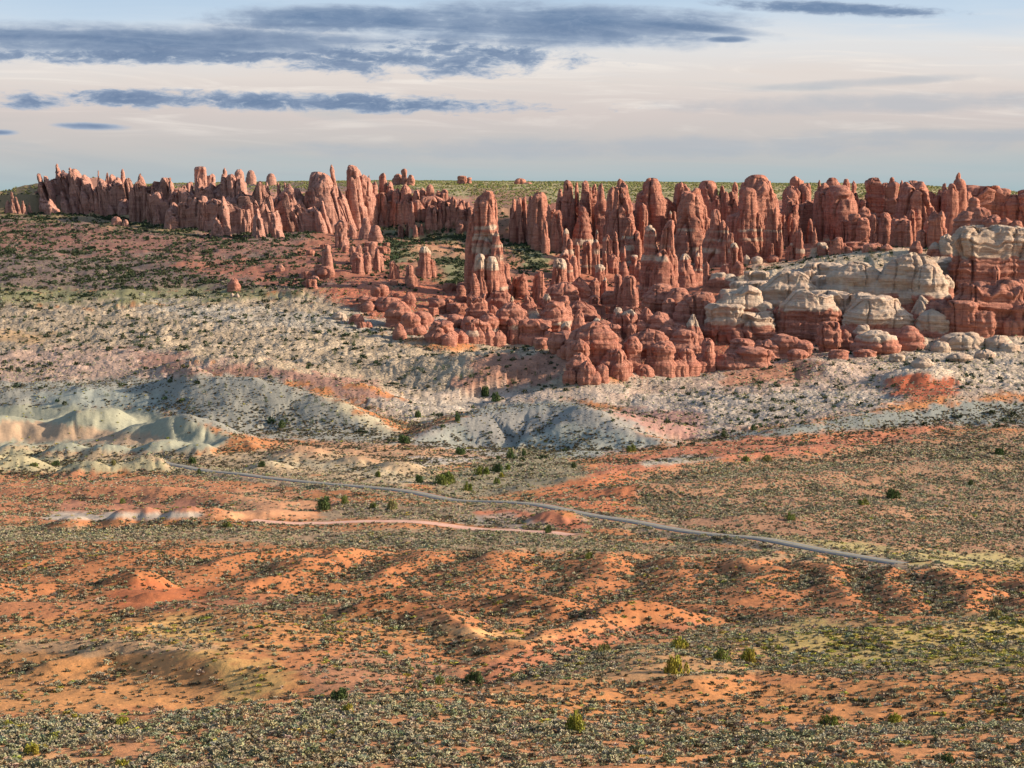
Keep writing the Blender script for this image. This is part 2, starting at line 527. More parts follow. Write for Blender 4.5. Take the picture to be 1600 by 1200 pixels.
# rolling ground nearer by
for p, h, w in [([(-60, 985), (160, 985), (330, 1000), (480, 1062)], 3.0, 14), ([(180, 962), (400, 948), (600, 955), (860, 996)], 3.6, 12), ([(540, 1002), (690, 1012), (800, 1042)], 3.6, 9),
                ([(1100, 968), (960, 992), (840, 1040), (760, 1066)], 3.0, 8), ([(960, 1085), (1200, 1070), (1420, 1078), (1650, 1100)], 2.2, 13), ([(1650, 985), (1380, 1000), (1180, 1010)], 2.5, 14),
                ([(-60, 940), (120, 928), (260, 940)], 3.0, 12), ([(900, 965), (1100, 958), (1330, 972), (1600, 985)], 2.5, 12), ([(30, 1060), (200, 1050), (380, 1085)], 2.2, 9),
                ([(1600, 730), (1300, 745), (1050, 765)], 3.5, 25), ([(1620, 790), (1400, 800), (1200, 815)], 3.0, 22), ([(850, 765), (950, 748), (1120, 728), (1300, 705)], 4, 20), ([(20, 770), (250, 775), (430, 790)], 3, 18)]:
    spur(p, h, w, tail=0.55)
# banks
mound(985, 770, 130, 2.5, seed=67, ry=12)
mound(300, 640, 40, 6, seed=68)

# roughness of the ground
g1 = fbm2(GX * 0.022, GY * 0.022, 4, 3)
g2 = fbm2(GX * 0.10, GY * 0.10, 4, 7)
g3 = fbm2(GX * 0.55, GY * 0.55, 3, 9)
_, VP0 = project(GX, GY, Z)
far = ss(900, 1500, GY)
amp1 = np.where(GY < 700, 1.05, 1.2) * (1 - far) + 3.0 * far
amp1 = amp1 * (1 - 0.6 * ss(2300, 3000, GY))
near2 = ss(150, 200, GY)
Z = Z + near2 * (amp1 * g1 + (0.30 + 0.45 * ss(600, 1200, GY)) * g2 + (0.06 + 0.10 * ss(500, 900, GY)) * g3)
# ---------------------------------------------------------------- zones of soil and rock
UP, VP = project(GX, GY, Z)
UP = np.clip(UP, -290, 1890).astype(np.float32); VP = VP.astype(np.float32)
W1 = fbm2(GX * 0.035, GY * 0.035, 4, 31).astype(np.float32)
W2 = fbm2(GX * 0.12, GY * 0.12, 3, 41).astype(np.float32)
W3 = g3.astype(np.float32)
PALE_LO = fbm2(GX * 0.012, GY * 0.05, 3, 51).astype(np.float32)

C = dict(
    orange=(0.42, 0.175, 0.072), sand=(0.56, 0.30, 0.13), red=(0.41, 0.155, 0.085), deepred=(0.25, 0.115, 0.085),
    pale=(0.39, 0.305, 0.21), white=(0.375, 0.32, 0.255), shale=(0.20, 0.21, 0.19), clay=(0.30, 0.295, 0.215),
    aqua=(0.315, 0.325, 0.27), pink=(0.46, 0.27, 0.20), tan=(0.44, 0.29, 0.16), straw=(0.56, 0.36, 0.125),
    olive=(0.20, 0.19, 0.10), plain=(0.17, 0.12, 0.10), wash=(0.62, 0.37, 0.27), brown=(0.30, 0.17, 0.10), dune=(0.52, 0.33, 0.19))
soil = np.zeros((NY, NS, 3), np.float32)
rocky = np.zeros((NY, NS), np.float32)
sage = np.zeros((NY, NS), np.float32)      # bushes per square metre
dark = np.zeros((NY, NS), np.float32)
yell = np.zeros((NY, NS), np.float32)
tuft = np.zeros((NY, NS), np.float32)      # small dark brush


def poly_mask(pts, soft, wob):
    pts = np.array(pts, float)
    m0, m1 = pts.min(0) - soft - wob - 5, pts.max(0) + soft + wob + 5
    sel = (UP > m0[0]) & (UP < m1[0]) & (VP > m0[1]) & (VP < m1[1])
    idx = np.nonzero(sel)
    u, v = UP[idx], VP[idx]
    # vertical pixels count more than horizontal ones on ground seen at a slant
    d = np.full(u.shape, 1e9, np.float32)
    inside = np.zeros(u.shape, bool)
    n = len(pts)
    for i in range(n):
        ax, ay = pts[i]
        bx, by = pts[(i + 1) % n]
        dx, dy = bx - ax, by - ay
        t = np.clip(((u - ax) * dx * 0.12 + (v - ay) * dy) / (dx * dx * 0.12 + dy * dy + 1e-9), 0, 1)
        dd = np.sqrt(0.12 * (u - ax - t * dx) ** 2 + (v - ay - t * dy) ** 2)
        d = np.minimum(d, dd)
        c = ((ay > v) != (by > v)) & (u < (bx - ax) * (v - ay) / (by - ay + 1e-12) + ax)
        inside ^= c
    sd = np.where(inside, d, -d) + wob * (0.75 * W1[idx] + 0.8 * W2[idx] + 0.5 * W3[idx])
    return idx, ss(-soft, soft, sd)


def zone(pts, col=None, soft=5, wob=8, k=1.0, rock=None, sg=None, dk=None, yl=None, tf=None):
    idx, m = poly_mask(pts, soft, wob)
    m = m * k
    if col is not None:
        c = np.array(C[col] if isinstance(col, str) else col, np.float32)
        soil[idx] = soil[idx] * (1 - m[:, None]) + c * m[:, None]
    for arr, val in ((rocky, rock), (sage, sg), (dark, dk), (yell, yl), (tuft, tf)):
        if val is not None:
            arr[idx] = arr[idx] * (1 - m) + val * m


L, R = -300, 1900
FULL = lambda a, b: [(L, a), (R, a), (R, b), (L, b)]
soil[:] = C['orange']
sage[:] = 0.10; tuft[:] = 0.30; yell[:] = 0.006; dark[:] = 0.0
# far plateau and plains
zone(FULL(-50, 460), 'plain', 4, 6, rock=0.0, sg=0.0, dk=0.010, yl=0.0, tf=0.012)
zone([(L, 335), (520, 350), (520, 460), (L, 460)], 'plain', 6, 8, dk=0.030, tf=0.09, sg=0.035)  # left plain: cloud shade put into darker mauve soil and thicker brush
zone([(L, 340), (130, 345), (300, 365), (440, 372), (500, 395), (300, 410), (60, 392), (L, 390)], 'deepred', 6, 12, k=0.8, dk=0.020, tf=0.06, sg=0.02)
zone([(250, 415), (500, 395), (700, 420), (720, 450), (420, 448)], (0.29, 0.12, 0.08), 5, 8, dk=0.014, tf=0.05, sg=0.02)
zone([(L, 443), (100, 450), (L, 460)], 'tan', 3, 5)
zone([(L, 448), (480, 452), (640, 440), (640, 470), (300, 480), (L, 482)], 'olive', 4, 7, dk=0.02, tf=0.06, yl=0.01)
zone([(480, 300), (R, 300), (R, 470), (700, 470), (480, 400)], (0.33, 0.13, 0.08), 6, 6, rock=0.35, dk=0.006, tf=0.012)
zone([(600, 376), (760, 378), (740, 420), (640, 415)], (0.44, 0.23, 0.13), 5, 6, rock=0, dk=0.012, tf=0.03)
zone([(590, 345), (740, 350), (740, 378), (600, 372)], 'olive', 5, 6, rock=0, dk=0.05)
zone([(590, 375), (640, 378), (630, 412), (600, 420)], 'olive', 5, 6, rock=0, dk=0.05)
zone([(680, 400), (742, 405), (742, 455), (690, 450)], 'olive', 5, 6, rock=0, dk=0.06)
zone([(785, 350), (860, 360), (870, 430), (790, 425)], (0.36, 0.17, 0.10), 5, 6, rock=0.2, dk=0.02)
zone([(795, 370), (850, 380), (862, 428), (835, 420), (800, 395)], 'olive', 3, 5, rock=0, dk=0.06)
zone([(520, 255), (R, 255), (R, 300), (900, 318), (780, 326), (640, 292)], (0.33, 0.28, 0.15), 3, 4, rock=0, dk=0.012, yl=0.004)
zone([(740, 290), (850, 300), (860, 345), (790, 360), (730, 320)], (0.28, 0.16, 0.10), 4, 6, rock=0.3, dk=0.012)
zone([(L, 280), (60, 285), (120, 300), (200, 330), (300, 360), (300, 372), (120, 345), (L, 330)], (0.24, 0.17, 0.09), 4, 5, rock=0, dk=0.03)
zone([(90, 312), (200, 322), (215, 336), (100, 334)], (0.44, 0.33, 0.15), 4, 5, rock=0.2, dk=0.012)
# red rubble below the fins
zone([(480, 455), (560, 440), (720, 450), (900, 440), (1280, 430), (R, 400), (R, 545), (1400, 548), (1280, 560), (1000, 592), (900, 590), (860, 545), (760, 540), (640, 525), (540, 500)], (0.38, 0.13, 0.075), 6, 9, rock=0.8, dk=0.004, tf=0.008)
# pale slickrock, left
zone([(L, 478), (300, 470), (480, 455), (560, 485), (640, 530), (690, 548), (760, 536), (890, 540), (915, 580), (1000, 592), (960, 610), (700, 640), (560, 600), (300, 570), (L, 560)], 'pale', 5, 9, rock=1.0, sg=0.0, dk=0.010, tf=0.06, yl=0.0)
zone([(L, 505), (80, 520), (60, 535), (L, 530)], 'tan', 4, 6, rock=0.2)
zone([(200, 470), (700, 500), (700, 530), (300, 500)], (0.40, 0.37, 0.31), 6, 10, k=0.6)
# scarps and broken slopes under it
zone([(L, 560), (220, 540), (320, 560), (360, 560), (330, 600), (120, 605), (L, 612)], (0.42, 0.29, 0.22), 5, 8, rock=0.7, dk=0.008, tf=0.06)
zone([(200, 545), (280, 555), (300, 575), (420, 568), (560, 595), (640, 622), (660, 650), (560, 630), (420, 595), (330, 590), (260, 585)], (0.31, 0.175, 0.13), 4, 9, rock=0.4, dk=0.006, tf=0.08)
zone([(740, 560), (800, 552), (880, 562), (900, 585), (860, 600), (760, 612), (720, 600)], (0.36, 0.19, 0.13), 4, 8, rock=0.6)
zone([(600, 612), (760, 608), (960, 600), (1000, 592), (1000, 640), (900, 630), (740, 640), (660, 660)], (0.42, 0.33, 0.26), 4, 7, rock=0.5, tf=0.06, dk=0.004)
zone([(560, 622), (660, 615), (740, 628), (740, 645), (640, 660), (590, 640)], 'white', 4, 8, rock=0.9, k=0.8)
# right broken slope
zone([(930, 592), (1280, 548), (1400, 545), (R, 540), (R, 620), (1500, 612), (1300, 655), (1060, 692), (960, 660)], (0.42, 0.31, 0.24), 5, 8, rock=0.8, dk=0.006, tf=0.06)
zone([(1380, 540), (1500, 520), (R, 520), (R, 600), (1500, 605), (1390, 590)], (0.46, 0.37, 0.28), 5, 8, rock=1.0, tf=0.03)
zone([(930, 600), (1000, 585), (1120, 570), (1130, 590), (1040, 600), (960, 612)], 'white', 4, 7, rock=1.0, k=0.85)
zone([(1120, 580), (1280, 560), (1290, 590), (1200, 600), (1130, 606)], (0.40, 0.19, 0.12), 5, 8, rock=0.3, tf=0.1)
zone([(940, 640), (1040, 620), (1110, 640), (1080, 690), (980, 665)], (0.36, 0.20, 0.16), 4, 6, rock=0.3, tf=0.08)
zone([(940, 624), (1100, 606), (1200, 620), (1280, 600), (1400, 610), (1420, 625), (1250, 648), (1120, 670), (1100, 640), (1000, 640)], (0.385, 0.33, 0.27), 4, 7, rock=1.0, k=0.85, dk=0.008)
zone([(1380, 590), (1440, 580), (1500, 598), (1470, 622), (1430, 630), (1395, 612)], (0.42, 0.115, 0.055), 3, 5, rock=0, tf=0.12)
zone([(1480, 622), (1600, 600), (R, 590), (R, 610), (1560, 614), (1490, 632)], 'white', 2, 4, rock=0.9, k=0.6)
# shale slope and red beds
zone([(1040, 700), (1180, 672), (1300, 655), (1460, 632), (R, 610), (R, 660), (1500, 668), (1300, 676), (1150, 690)], 'shale', 4, 6, rock=0.0, tf=0.30, dk=0.002, sg=0.05)
zone([(940, 712), (1120, 690), (1300, 678), (1480, 662), (1470, 690), (1250, 715), (1090, 722), (1000, 745), (900, 760)], 'red', 4, 7, sg=0.05, tf=0.12, rock=0)
zone([(1000, 722), (1060, 712), (1130, 714), (1090, 722), (1010, 730)], 'aqua', 2, 3, k=0.8)
# grey and green hills
zone([(L, 600), (130, 592), (330, 585), (420, 588), (540, 628), (650, 690), (620, 700), (420, 690), (200, 640), (L, 660)], (0.265, 0.255, 0.215), 4, 6, rock=0.1, tf=0.30, dk=0.002, sg=0.01)
zone([(50, 612), (230, 606), (270, 640), (150, 650), (60, 640)], 'aqua', 6, 8, rock=0, tf=0.06)
zone([(500, 618), (535, 628), (640, 685), (590, 680), (540, 650)], (0.48, 0.41, 0.27), 4, 4, tf=0.08)  # sunlight on the right flank put into the soil as pale yellow
zone([(620, 696), (700, 660), (760, 634), (900, 628), (945, 640), (1050, 696), (1000, 705), (900, 720), (760, 716)], (0.295, 0.275, 0.24), 4, 5, rock=0.15, tf=0.16, dk=0.001, sg=0.0)
zone([(700, 655), (760, 630), (880, 622), (935, 634), (900, 640), (780, 645)], (0.25, 0.25, 0.22), 2, 3, tf=0.3)
zone([(770, 700), (880, 660), (960, 670), (1040, 696), (960, 706), (880, 716)], 'aqua', 5, 6, k=0.8)
zone([(640, 690), (720, 672), (760, 690), (720, 705)], 'aqua', 5, 6, k=0.7)
zone([(L, 635), (60, 632), (200, 632), (290, 655), (370, 680), (360, 700), (200, 715), (L, 710)], 'clay', 4, 6, rock=0.0, tf=0.01, dk=0.0, sg=0.0)
zone([(L, 655), (100, 665), (230, 680), (260, 690), (160, 692), (L, 680)], (0.46, 0.28, 0.17), 3, 7, k=0.7)
zone([(L, 705), (120, 700), (290, 710), (420, 700), (640, 700), (760, 715), (640, 765), (420, 742), (280, 735), (L, 745)], (0.42, 0.30, 0.18), 4, 8, rock=0.1, tf=0.22, sg=0.03)
zone([(350, 690), (500, 685), (680, 698), (760, 714), (640, 720), (450, 708)], (0.46, 0.25, 0.14), 4, 7, k=0.8)
zone([(L, 700), (60, 705), (140, 722), (190, 720), (240, 715), (280, 738), (L, 742)], (0.38, 0.34, 0.20), 3, 6, k=0.8, tf=0.12)
zone([(400, 720), (520, 725), (640, 742), (680, 758), (560, 745)], (0.47, 0.38, 0.24), 4, 7, k=0.8)
zone([(640, 715), (740, 712), (760, 722), (660, 728)], (0.47, 0.43, 0.38), 3, 4, k=0.8)
# valley bottom thick with brush
zone([(700, 735), (830, 700), (900, 720), (920, 745), (800, 778), (700, 778), (660, 760)], (0.24, 0.20, 0.13), 4, 7, sg=0.30, tf=0.3, dk=0.002)
# red slopes around the road
zone([(800, 778), (930, 745), (1000, 735), (1000, 805), (880, 800)], (0.46, 0.165, 0.075), 4, 7, sg=0.07, tf=0.16)
zone([(1000, 735), (1250, 712), (1500, 675), (R, 660), (R, 910), (1430, 885), (1200, 850), (1000, 815)], (0.33, 0.175, 0.10), 5, 9, sg=0.30, tf=0.60, yl=0.012)
zone([(1380, 690), (R, 665), (R, 860), (1500, 850), (1420, 780)], (0.28, 0.165, 0.10), 8, 12, sg=0.42, tf=0.6, k=0.8)
zone([(1150, 835), (1300, 845), (1480, 862), (R, 880), (R, 905), (1450, 888), (1300, 868)], (0.38, 0.30, 0.13), 4, 6, sg=0.10, yl=0.03, tf=0.2)
zone([(L, 740), (270, 742), (480, 770), (640, 790), (420, 812), (L, 822)], (0.44, 0.185, 0.09), 5, 9, sg=0.12, tf=0.25, yl=0.008)
zone([(380, 762), (500, 780), (500, 808), (300, 815)], (0.50, 0.25, 0.13), 4, 7, tf=0.1, sg=0.04)
for u, w in ((112, 42), (192, 40), (236, 20), (290, 44)):
    zone([(u - w, 812), (u - w * 0.6, 798), (u, 795), (u + w * 0.6, 798), (u + w, 812)], (0.40, 0.33, 0.26), 3, 3, sg=0.0, tf=0.0)
    zone([(u - w * 0.7, 798), (u - w * 0.3, 780), (u + w * 0.4, 780), (u + w * 0.7, 798), (u, 801)], (0.39, 0.17, 0.10), 3, 3, sg=0.0, tf=0.0)
zone([(520, 782), (760, 790), (900, 812), (780, 818), (560, 808), (500, 812)], (0.27, 0.19, 0.12), 4, 6, sg=0.35, tf=0.3)
zone([(750, 800), (840, 795), (930, 812), (940, 830), (860, 828), (760, 812)], 'red', 3, 4, sg=0.02, tf=0.08)
zone([(690, 812), (800, 805), (860, 822), (830, 828)], (0.36, 0.34, 0.28), 3, 4, k=0.6, sg=0.05)
# sage flat in front of the wash
zone([(L, 822), (420, 824), (700, 826), (900, 842), (1200, 862), (1400, 884), (1300, 880), (1000, 866), (700, 860), (300, 848), (L, 850)], (0.30, 0.20, 0.12), 4, 6, sg=0.50, tf=0.4, yl=0.01)
# foothills: orange with dotted brush
zone([(L, 850), (300, 850), (700, 862), (1000, 868), (1300, 882), (1440, 888), (R, 908), (R, 975), (1200, 965), (900, 960), (600, 960), (300, 930), (L, 930)], (0.41, 0.16, 0.064), 5, 8, sg=0.13, tf=0.75, yl=0.014)
zone([(160, 935), (190, 905), (250, 900), (330, 925), (300, 945), (200, 945)], (0.40, 0.13, 0.052), 4, 6, sg=0.01, tf=0.04, yl=0.004)
zone([(150, 965), (300, 940), (470, 935), (560, 945), (380, 962), (200, 985)], (0.34, 0.14, 0.07), 4, 5, sg=0.45, tf=0.7)
zone([(L, 930), (160, 940), (150, 985), (L, 990)], (0.44, 0.18, 0.08), 5, 7, sg=0.25, tf=0.5)
# dunes
zone([(L, 985), (140, 965), (300, 958), (500, 955), (700, 975), (870, 998), (760, 1010), (500, 1000), (200, 1000)], (0.48, 0.215, 0.08), 4, 6, sg=0.13, tf=0.4, yl=0.03)
zone([(225, 985), (300, 972), (345, 985), (340, 1003), (270, 1003)], 'straw', 7, 12, sg=0.01, tf=0.08, yl=0.06, k=0.6)
zone([(690, 978), (780, 985), (875, 997), (820, 1003), (740, 996)], 'sand', 4, 4, sg=0.02, tf=0.12)
zone([(L, 1000), (150, 1000), (300, 1005), (440, 1035), (480, 1070), (420, 1105), (L, 1128)], (0.50, 0.235, 0.088), 5, 7, sg=0.16, tf=0.35, yl=0.04)
zone([(300, 1012), (400, 1028), (450, 1050), (440, 1080), (360, 1100), (300, 1060)], 'straw', 8, 14, sg=0.02, tf=0.12, yl=0.10, k=0.65)
zone([(L, 995), (200, 1000), (330, 1010), (200, 1022), (L, 1025)], (0.42, 0.25, 0.13), 4, 6, sg=0.45, yl=0.05)
# gully
zone([(470, 1040), (560, 1020), (700, 1040), (760, 1060), (640, 1085), (540, 1090), (480, 1085)], (0.36, 0.17, 0.09), 4, 6, sg=0.35, tf=0.4, yl=0.03)
zone([(700, 1075), (760, 1040), (840, 1005), (960, 985), (1090, 968), (1090, 985), (950, 1012), (840, 1045), (760, 1075)], (0.42, 0.165, 0.082), 5, 9, sg=0.10, tf=0.40, yl=0.01)
# near slopes
zone([(800, 1060), (930, 1015), (1070, 1000), (1200, 965), (R, 960), (R, 1060), (1200, 1060), (1000, 1070)], (0.40, 0.22, 0.10), 6, 8, sg=0.45, tf=0.3, yl=0.05)
zone([(1200, 985), (1350, 975), (R, 985), (R, 1035), (1350, 1035), (1220, 1025)], (0.38, 0.27, 0.10), 8, 14, yl=0.26, sg=0.35)
zone([(760, 1075), (1000, 1062), (1250, 1055), (R, 1055), (R, 1125), (1300, 1135), (1000, 1128), (760, 1118)], (0.47, 0.205, 0.076), 7, 10, sg=0.26, tf=0.45, yl=0.015)
zone([(L, 1128), (200, 1122), (400, 1102), (520, 1090), (700, 1090), (780, 1105), (900, 1130), (1100, 1140), (1350, 1135), (R, 1130), (R, 1400), (L, 1400)], (0.44, 0.20, 0.09), 5, 7, sg=1.6, tf=0.4, yl=0.03)
zone([(960, 1165), (1150, 1160), (R, 1150), (R, 1400), (960, 1400)], (0.50, 0.22, 0.09), 7, 10, sg=0.85, tf=0.4, yl=0.02)
zone([(30, 1178), (110, 1176), (110, 1188), (30, 1190)], 'sand', 5, 5, sg=0.1)

# cream slickrock swell on the right
zone([(72, 285), (100, 268), (140, 268), (190, 290), (200, 325), (110, 325)], (0.42, 0.21, 0.15), 3, 4, rock=0.4, dk=0.002, tf=0)
zone([(1120, 445), (1180, 418), (1300, 394), (1400, 384), (1470, 392), (1500, 430), (1420, 470), (1250, 465)], (0.50, 0.385, 0.26), 4, 5, rock=0.7, dk=0.012, tf=0.02)
zone([(1480, 380), (1520, 352), (R, 350), (R, 395), (1500, 400)], (0.50, 0.385, 0.26), 4, 5, rock=0.6)
zone([(160, 290), (740, 310), (745, 345), (640, 345), (400, 360), (300, 352), (160, 320)], (0.44, 0.21, 0.145), 3, 4, rock=0.5, dk=0.002, tf=0)
zone([(800, 318), (1640, 312), (1640, 350), (1200, 372), (870, 365)], (0.33, 0.13, 0.085), 3, 4, rock=0.5, dk=0.002, tf=0)


# ledges and blocks on the bare rock
def blocks(x, y, seed):
    """rounded blocks with joints between: height 0..1 over a jittered grid"""
    ix, iy = np.floor(x).astype(np.int64), np.floor(y).astype(np.int64)
    f1 = np.full(x.shape, 9.0, np.float32); f2 = f1.copy(); hc = np.zeros(x.shape, np.float32)
    z0 = np.zeros_like(ix)
    for a in (-1, 0, 1):
        for b in (-1, 0, 1):
            cx, cy = ix + a, iy + b
            px = cx + 0.5 + 0.45 * _h(cx, cy, z0, seed)
            py = cy + 0.5 + 0.45 * _h(cx, cy, z0, seed + 1)
            d = np.hypot(x - px, y - py)
            h = _h(cx, cy, z0, seed + 2)
            m = d < f1
            f2 = np.where(m, f1, np.minimum(f2, d))
            hc = np.where(m, h, hc)
            f1 = np.where(m, d, f1)
    return ss(0.0, 0.45, f2 - f1), hc


rsel = np.nonzero(rocky > 0.03)
rx, ry_, rk_ = GX[rsel], GY[rsel], rocky[rsel]
rwx = rx + 3.0 * noise2(rx * 0.08, ry_ * 0.05, 90)
b1, h1 = blocks(rwx / 9.0, ry_ / 15.0, 301)
b2, h2 = blocks(rwx / 3.6, ry_ / 7.0, 311)
led = fbm2(rx * 0.03, ry_ * 0.05, 3, 83)
steps = np.floor(led * 5) / 5
patch = ss(-0.35, 0.25, fbm2(rx * 0.02, ry_ * 0.02, 2, 95))
Z[rsel] += -0.6 * rk_ * (amp1 * g1)[rsel] + rk_ * (0.5 * b1 + 0.45 * h1 * b1 * patch + 0.35 * b2 * (0.6 + 0.4 * h2) + 1.1 * steps - 0.5)
jd = (1 - b1) * 0.45 + (1 - b2) * 0.30
soil[rsel] *= (1 - 0.35 * rk_ * (jd ** 2))[:, None] * (1 + 0.10 * rk_ * (h1 + h2))[:, None]
# hollows collect brush
hol = (Z - ZB)
lapl = np.zeros_like(Z)
for k in (4, 10):
    lapl[:, k:-k] += (Z[:, 2 * k:] + Z[:, :-2 * k] - 2 * Z[:, k:-k])
    lapl[k:-k] += 0.5 * (Z[2 * k:] + Z[:-2 * k] - 2 * Z[k:-k])
HOL = ss(0.05, 0.5, lapl * (420 / np.maximum(GY, 150)))
HOL = np.where(rocky > 0.3, 0, HOL)

# ---------------------------------------------------------------- road and wash track
def drape(px, n=240, deg=0):
    """smooth line through pixels laid on the ground: returns x, y, z arrays"""
    px = np.array(px, float)
    yy = np.array([ray(u, v, ZB) for u, v in px])
    pts = np.array([at(u, v, Y) for (u, v), Y in zip(px, yy)])
    t = np.linspace(0, len(px) - 1, n)
    xy = np.stack([catmull(np.arange(len(px), dtype=float), pts[:, k], t) for k in (0, 1)], 1)
    if deg:
        pf = np.polyfit(xy[:, 0] / 100, xy[:, 1], deg)
        xy[:, 1] = np.polyval(pf, xy[:, 0] / 100)
    z = sample(Z, xy[:, 0], xy[:, 1])
    for _ in range(40):
        z[1:-1] = 0.25 * z[:-2] + 0.5 * z[1:-1] + 0.25 * z[2:]
    return np.column_stack([xy, z])


ROAD_PX = [(230, 722), (285, 731), (330, 738), (400, 747), (500, 760), (600, 770), (700, 780), (800, 791), (900, 804), (1000, 820), (1100, 836), (1200, 853), (1300, 868), (1400, 881), (1425, 885)]
road = drape(ROAD_PX, 240, 3)
print('road', [(int(a_), round(float(b_), 1)) for a_, b_ in zip(*project(road[::20, 0], road[::20, 1], road[::20, 2]))])
road[:, 2] += 0.7
track = drape([(395, 819), (440, 819), (500, 817), (600, 816), (700, 818), (780, 824), (850, 832), (900, 838)], 160)


def bed(line, half, fade, drop=0.0):
    a, b = window(line[:, 0].min() - 30, line[:, 0].max() + 30, line[:, 1].min() - 30, line[:, 1].max() + 30)
    x, y, z = GX[a, b], GY[a, b], Z[a, b]
    best = np.full(x.shape, 1e9); zz = np.zeros(x.shape)
    for p in line[::1]:
        d = np.hypot(x - p[0], y - p[1])
        m = d < best
        best = np.where(m, d, best); zz = np.where(m, p[2], zz)
    f = 1 - ss(half, half + fade, best)
    Z[a, b] = z * (1 - f) + (zz - drop) * f
    return a, b, best


a, b, d = bed(road, 5.2, 5.0, 0.12)
k = ss(8.5, 5.5, d)
for arr in (sage, tuft, dark, yell):
    arr[a, b] *= (1 - ss(4.6, 4.0, d))
verge = ss(3.6, 4.4, d) * ss(13, 9, d)
sage[a, b] = np.maximum(sage[a, b], 0.7 * verge)
soil[a, b] = soil[a, b] * (1 - verge[..., None] * 0.8) + np.array((0.33, 0.25, 0.17), np.float32) * verge[..., None] * 0.8
a, b, d = bed(track, 4.0, 4.0, 0.10)
for arr in (sage, tuft, dark, yell):
    arr[a, b] *= ss(3.0, 5.0, d)
Z[NY - 1] -= 30


def quads_mesh(name, V, Fq, attrs=None, smooth=True, mats=()):
    """mesh from arrays; Fq (n, 3) or (n, 4)"""
    me = bpy.data.meshes.new(name)
    V = np.asarray(V, np.float32)
    Fq = np.asarray(Fq, np.int32)
    n, k = Fq.shape
    me.vertices.add(len(V)); me.vertices.foreach_set('co', V.ravel())
    me.loops.add(n * k); me.loops.foreach_set('vertex_index', Fq.ravel())
    me.polygons.add(n)
    me.polygons.foreach_set('loop_start', np.arange(0, n * k, k, dtype=np.int32))
    me.polygons.foreach_set('loop_total', np.full(n, k, np.int32))
    me.polygons.foreach_set('use_smooth', np.full(n, smooth, bool))
    for nm, arr in (attrs or {}).items():
        arr = np.asarray(arr, np.float32)
        if arr.ndim == 2:
            at_ = me.attributes.new(nm, 'FLOAT_COLOR', 'POINT')
            if arr.shape[1] == 3:
                arr = np.column_stack([arr, np.ones(len(arr), np.float32)])
            at_.data.foreach_set('color', arr.ravel())
        else:
            at_ = me.attributes.new(nm, 'FLOAT', 'POINT')
            at_.data.foreach_set('value', arr.ravel())
    for m in mats:
        me.materials.append(m)
    me.update()
    me.validate()
    return me


def link(name, me, parent=None, loc=(0, 0, 0), **props):
    o = bpy.data.objects.new(name, me)
    COL.objects.link(o)
    o.location = loc
    if parent is not None:
        o.parent = parent
    for k_, v_ in props.items():
        o[k_] = v_
    return o


def new_mat(name):
    m = bpy.data.materials.new(name)
    m.use_nodes = True
    t = NT(m.node_tree)
    out = t.n('ShaderNodeOutputMaterial')
    bs = t.n('ShaderNodeBsdfPrincipled')
    t.link(bs.outputs[0], out.inputs['Surface'])
    bs.inputs['Specular IOR Level'].default_value = 0.15
    bs.inputs['Roughness'].default_value = 0.95
    return m, t, bs


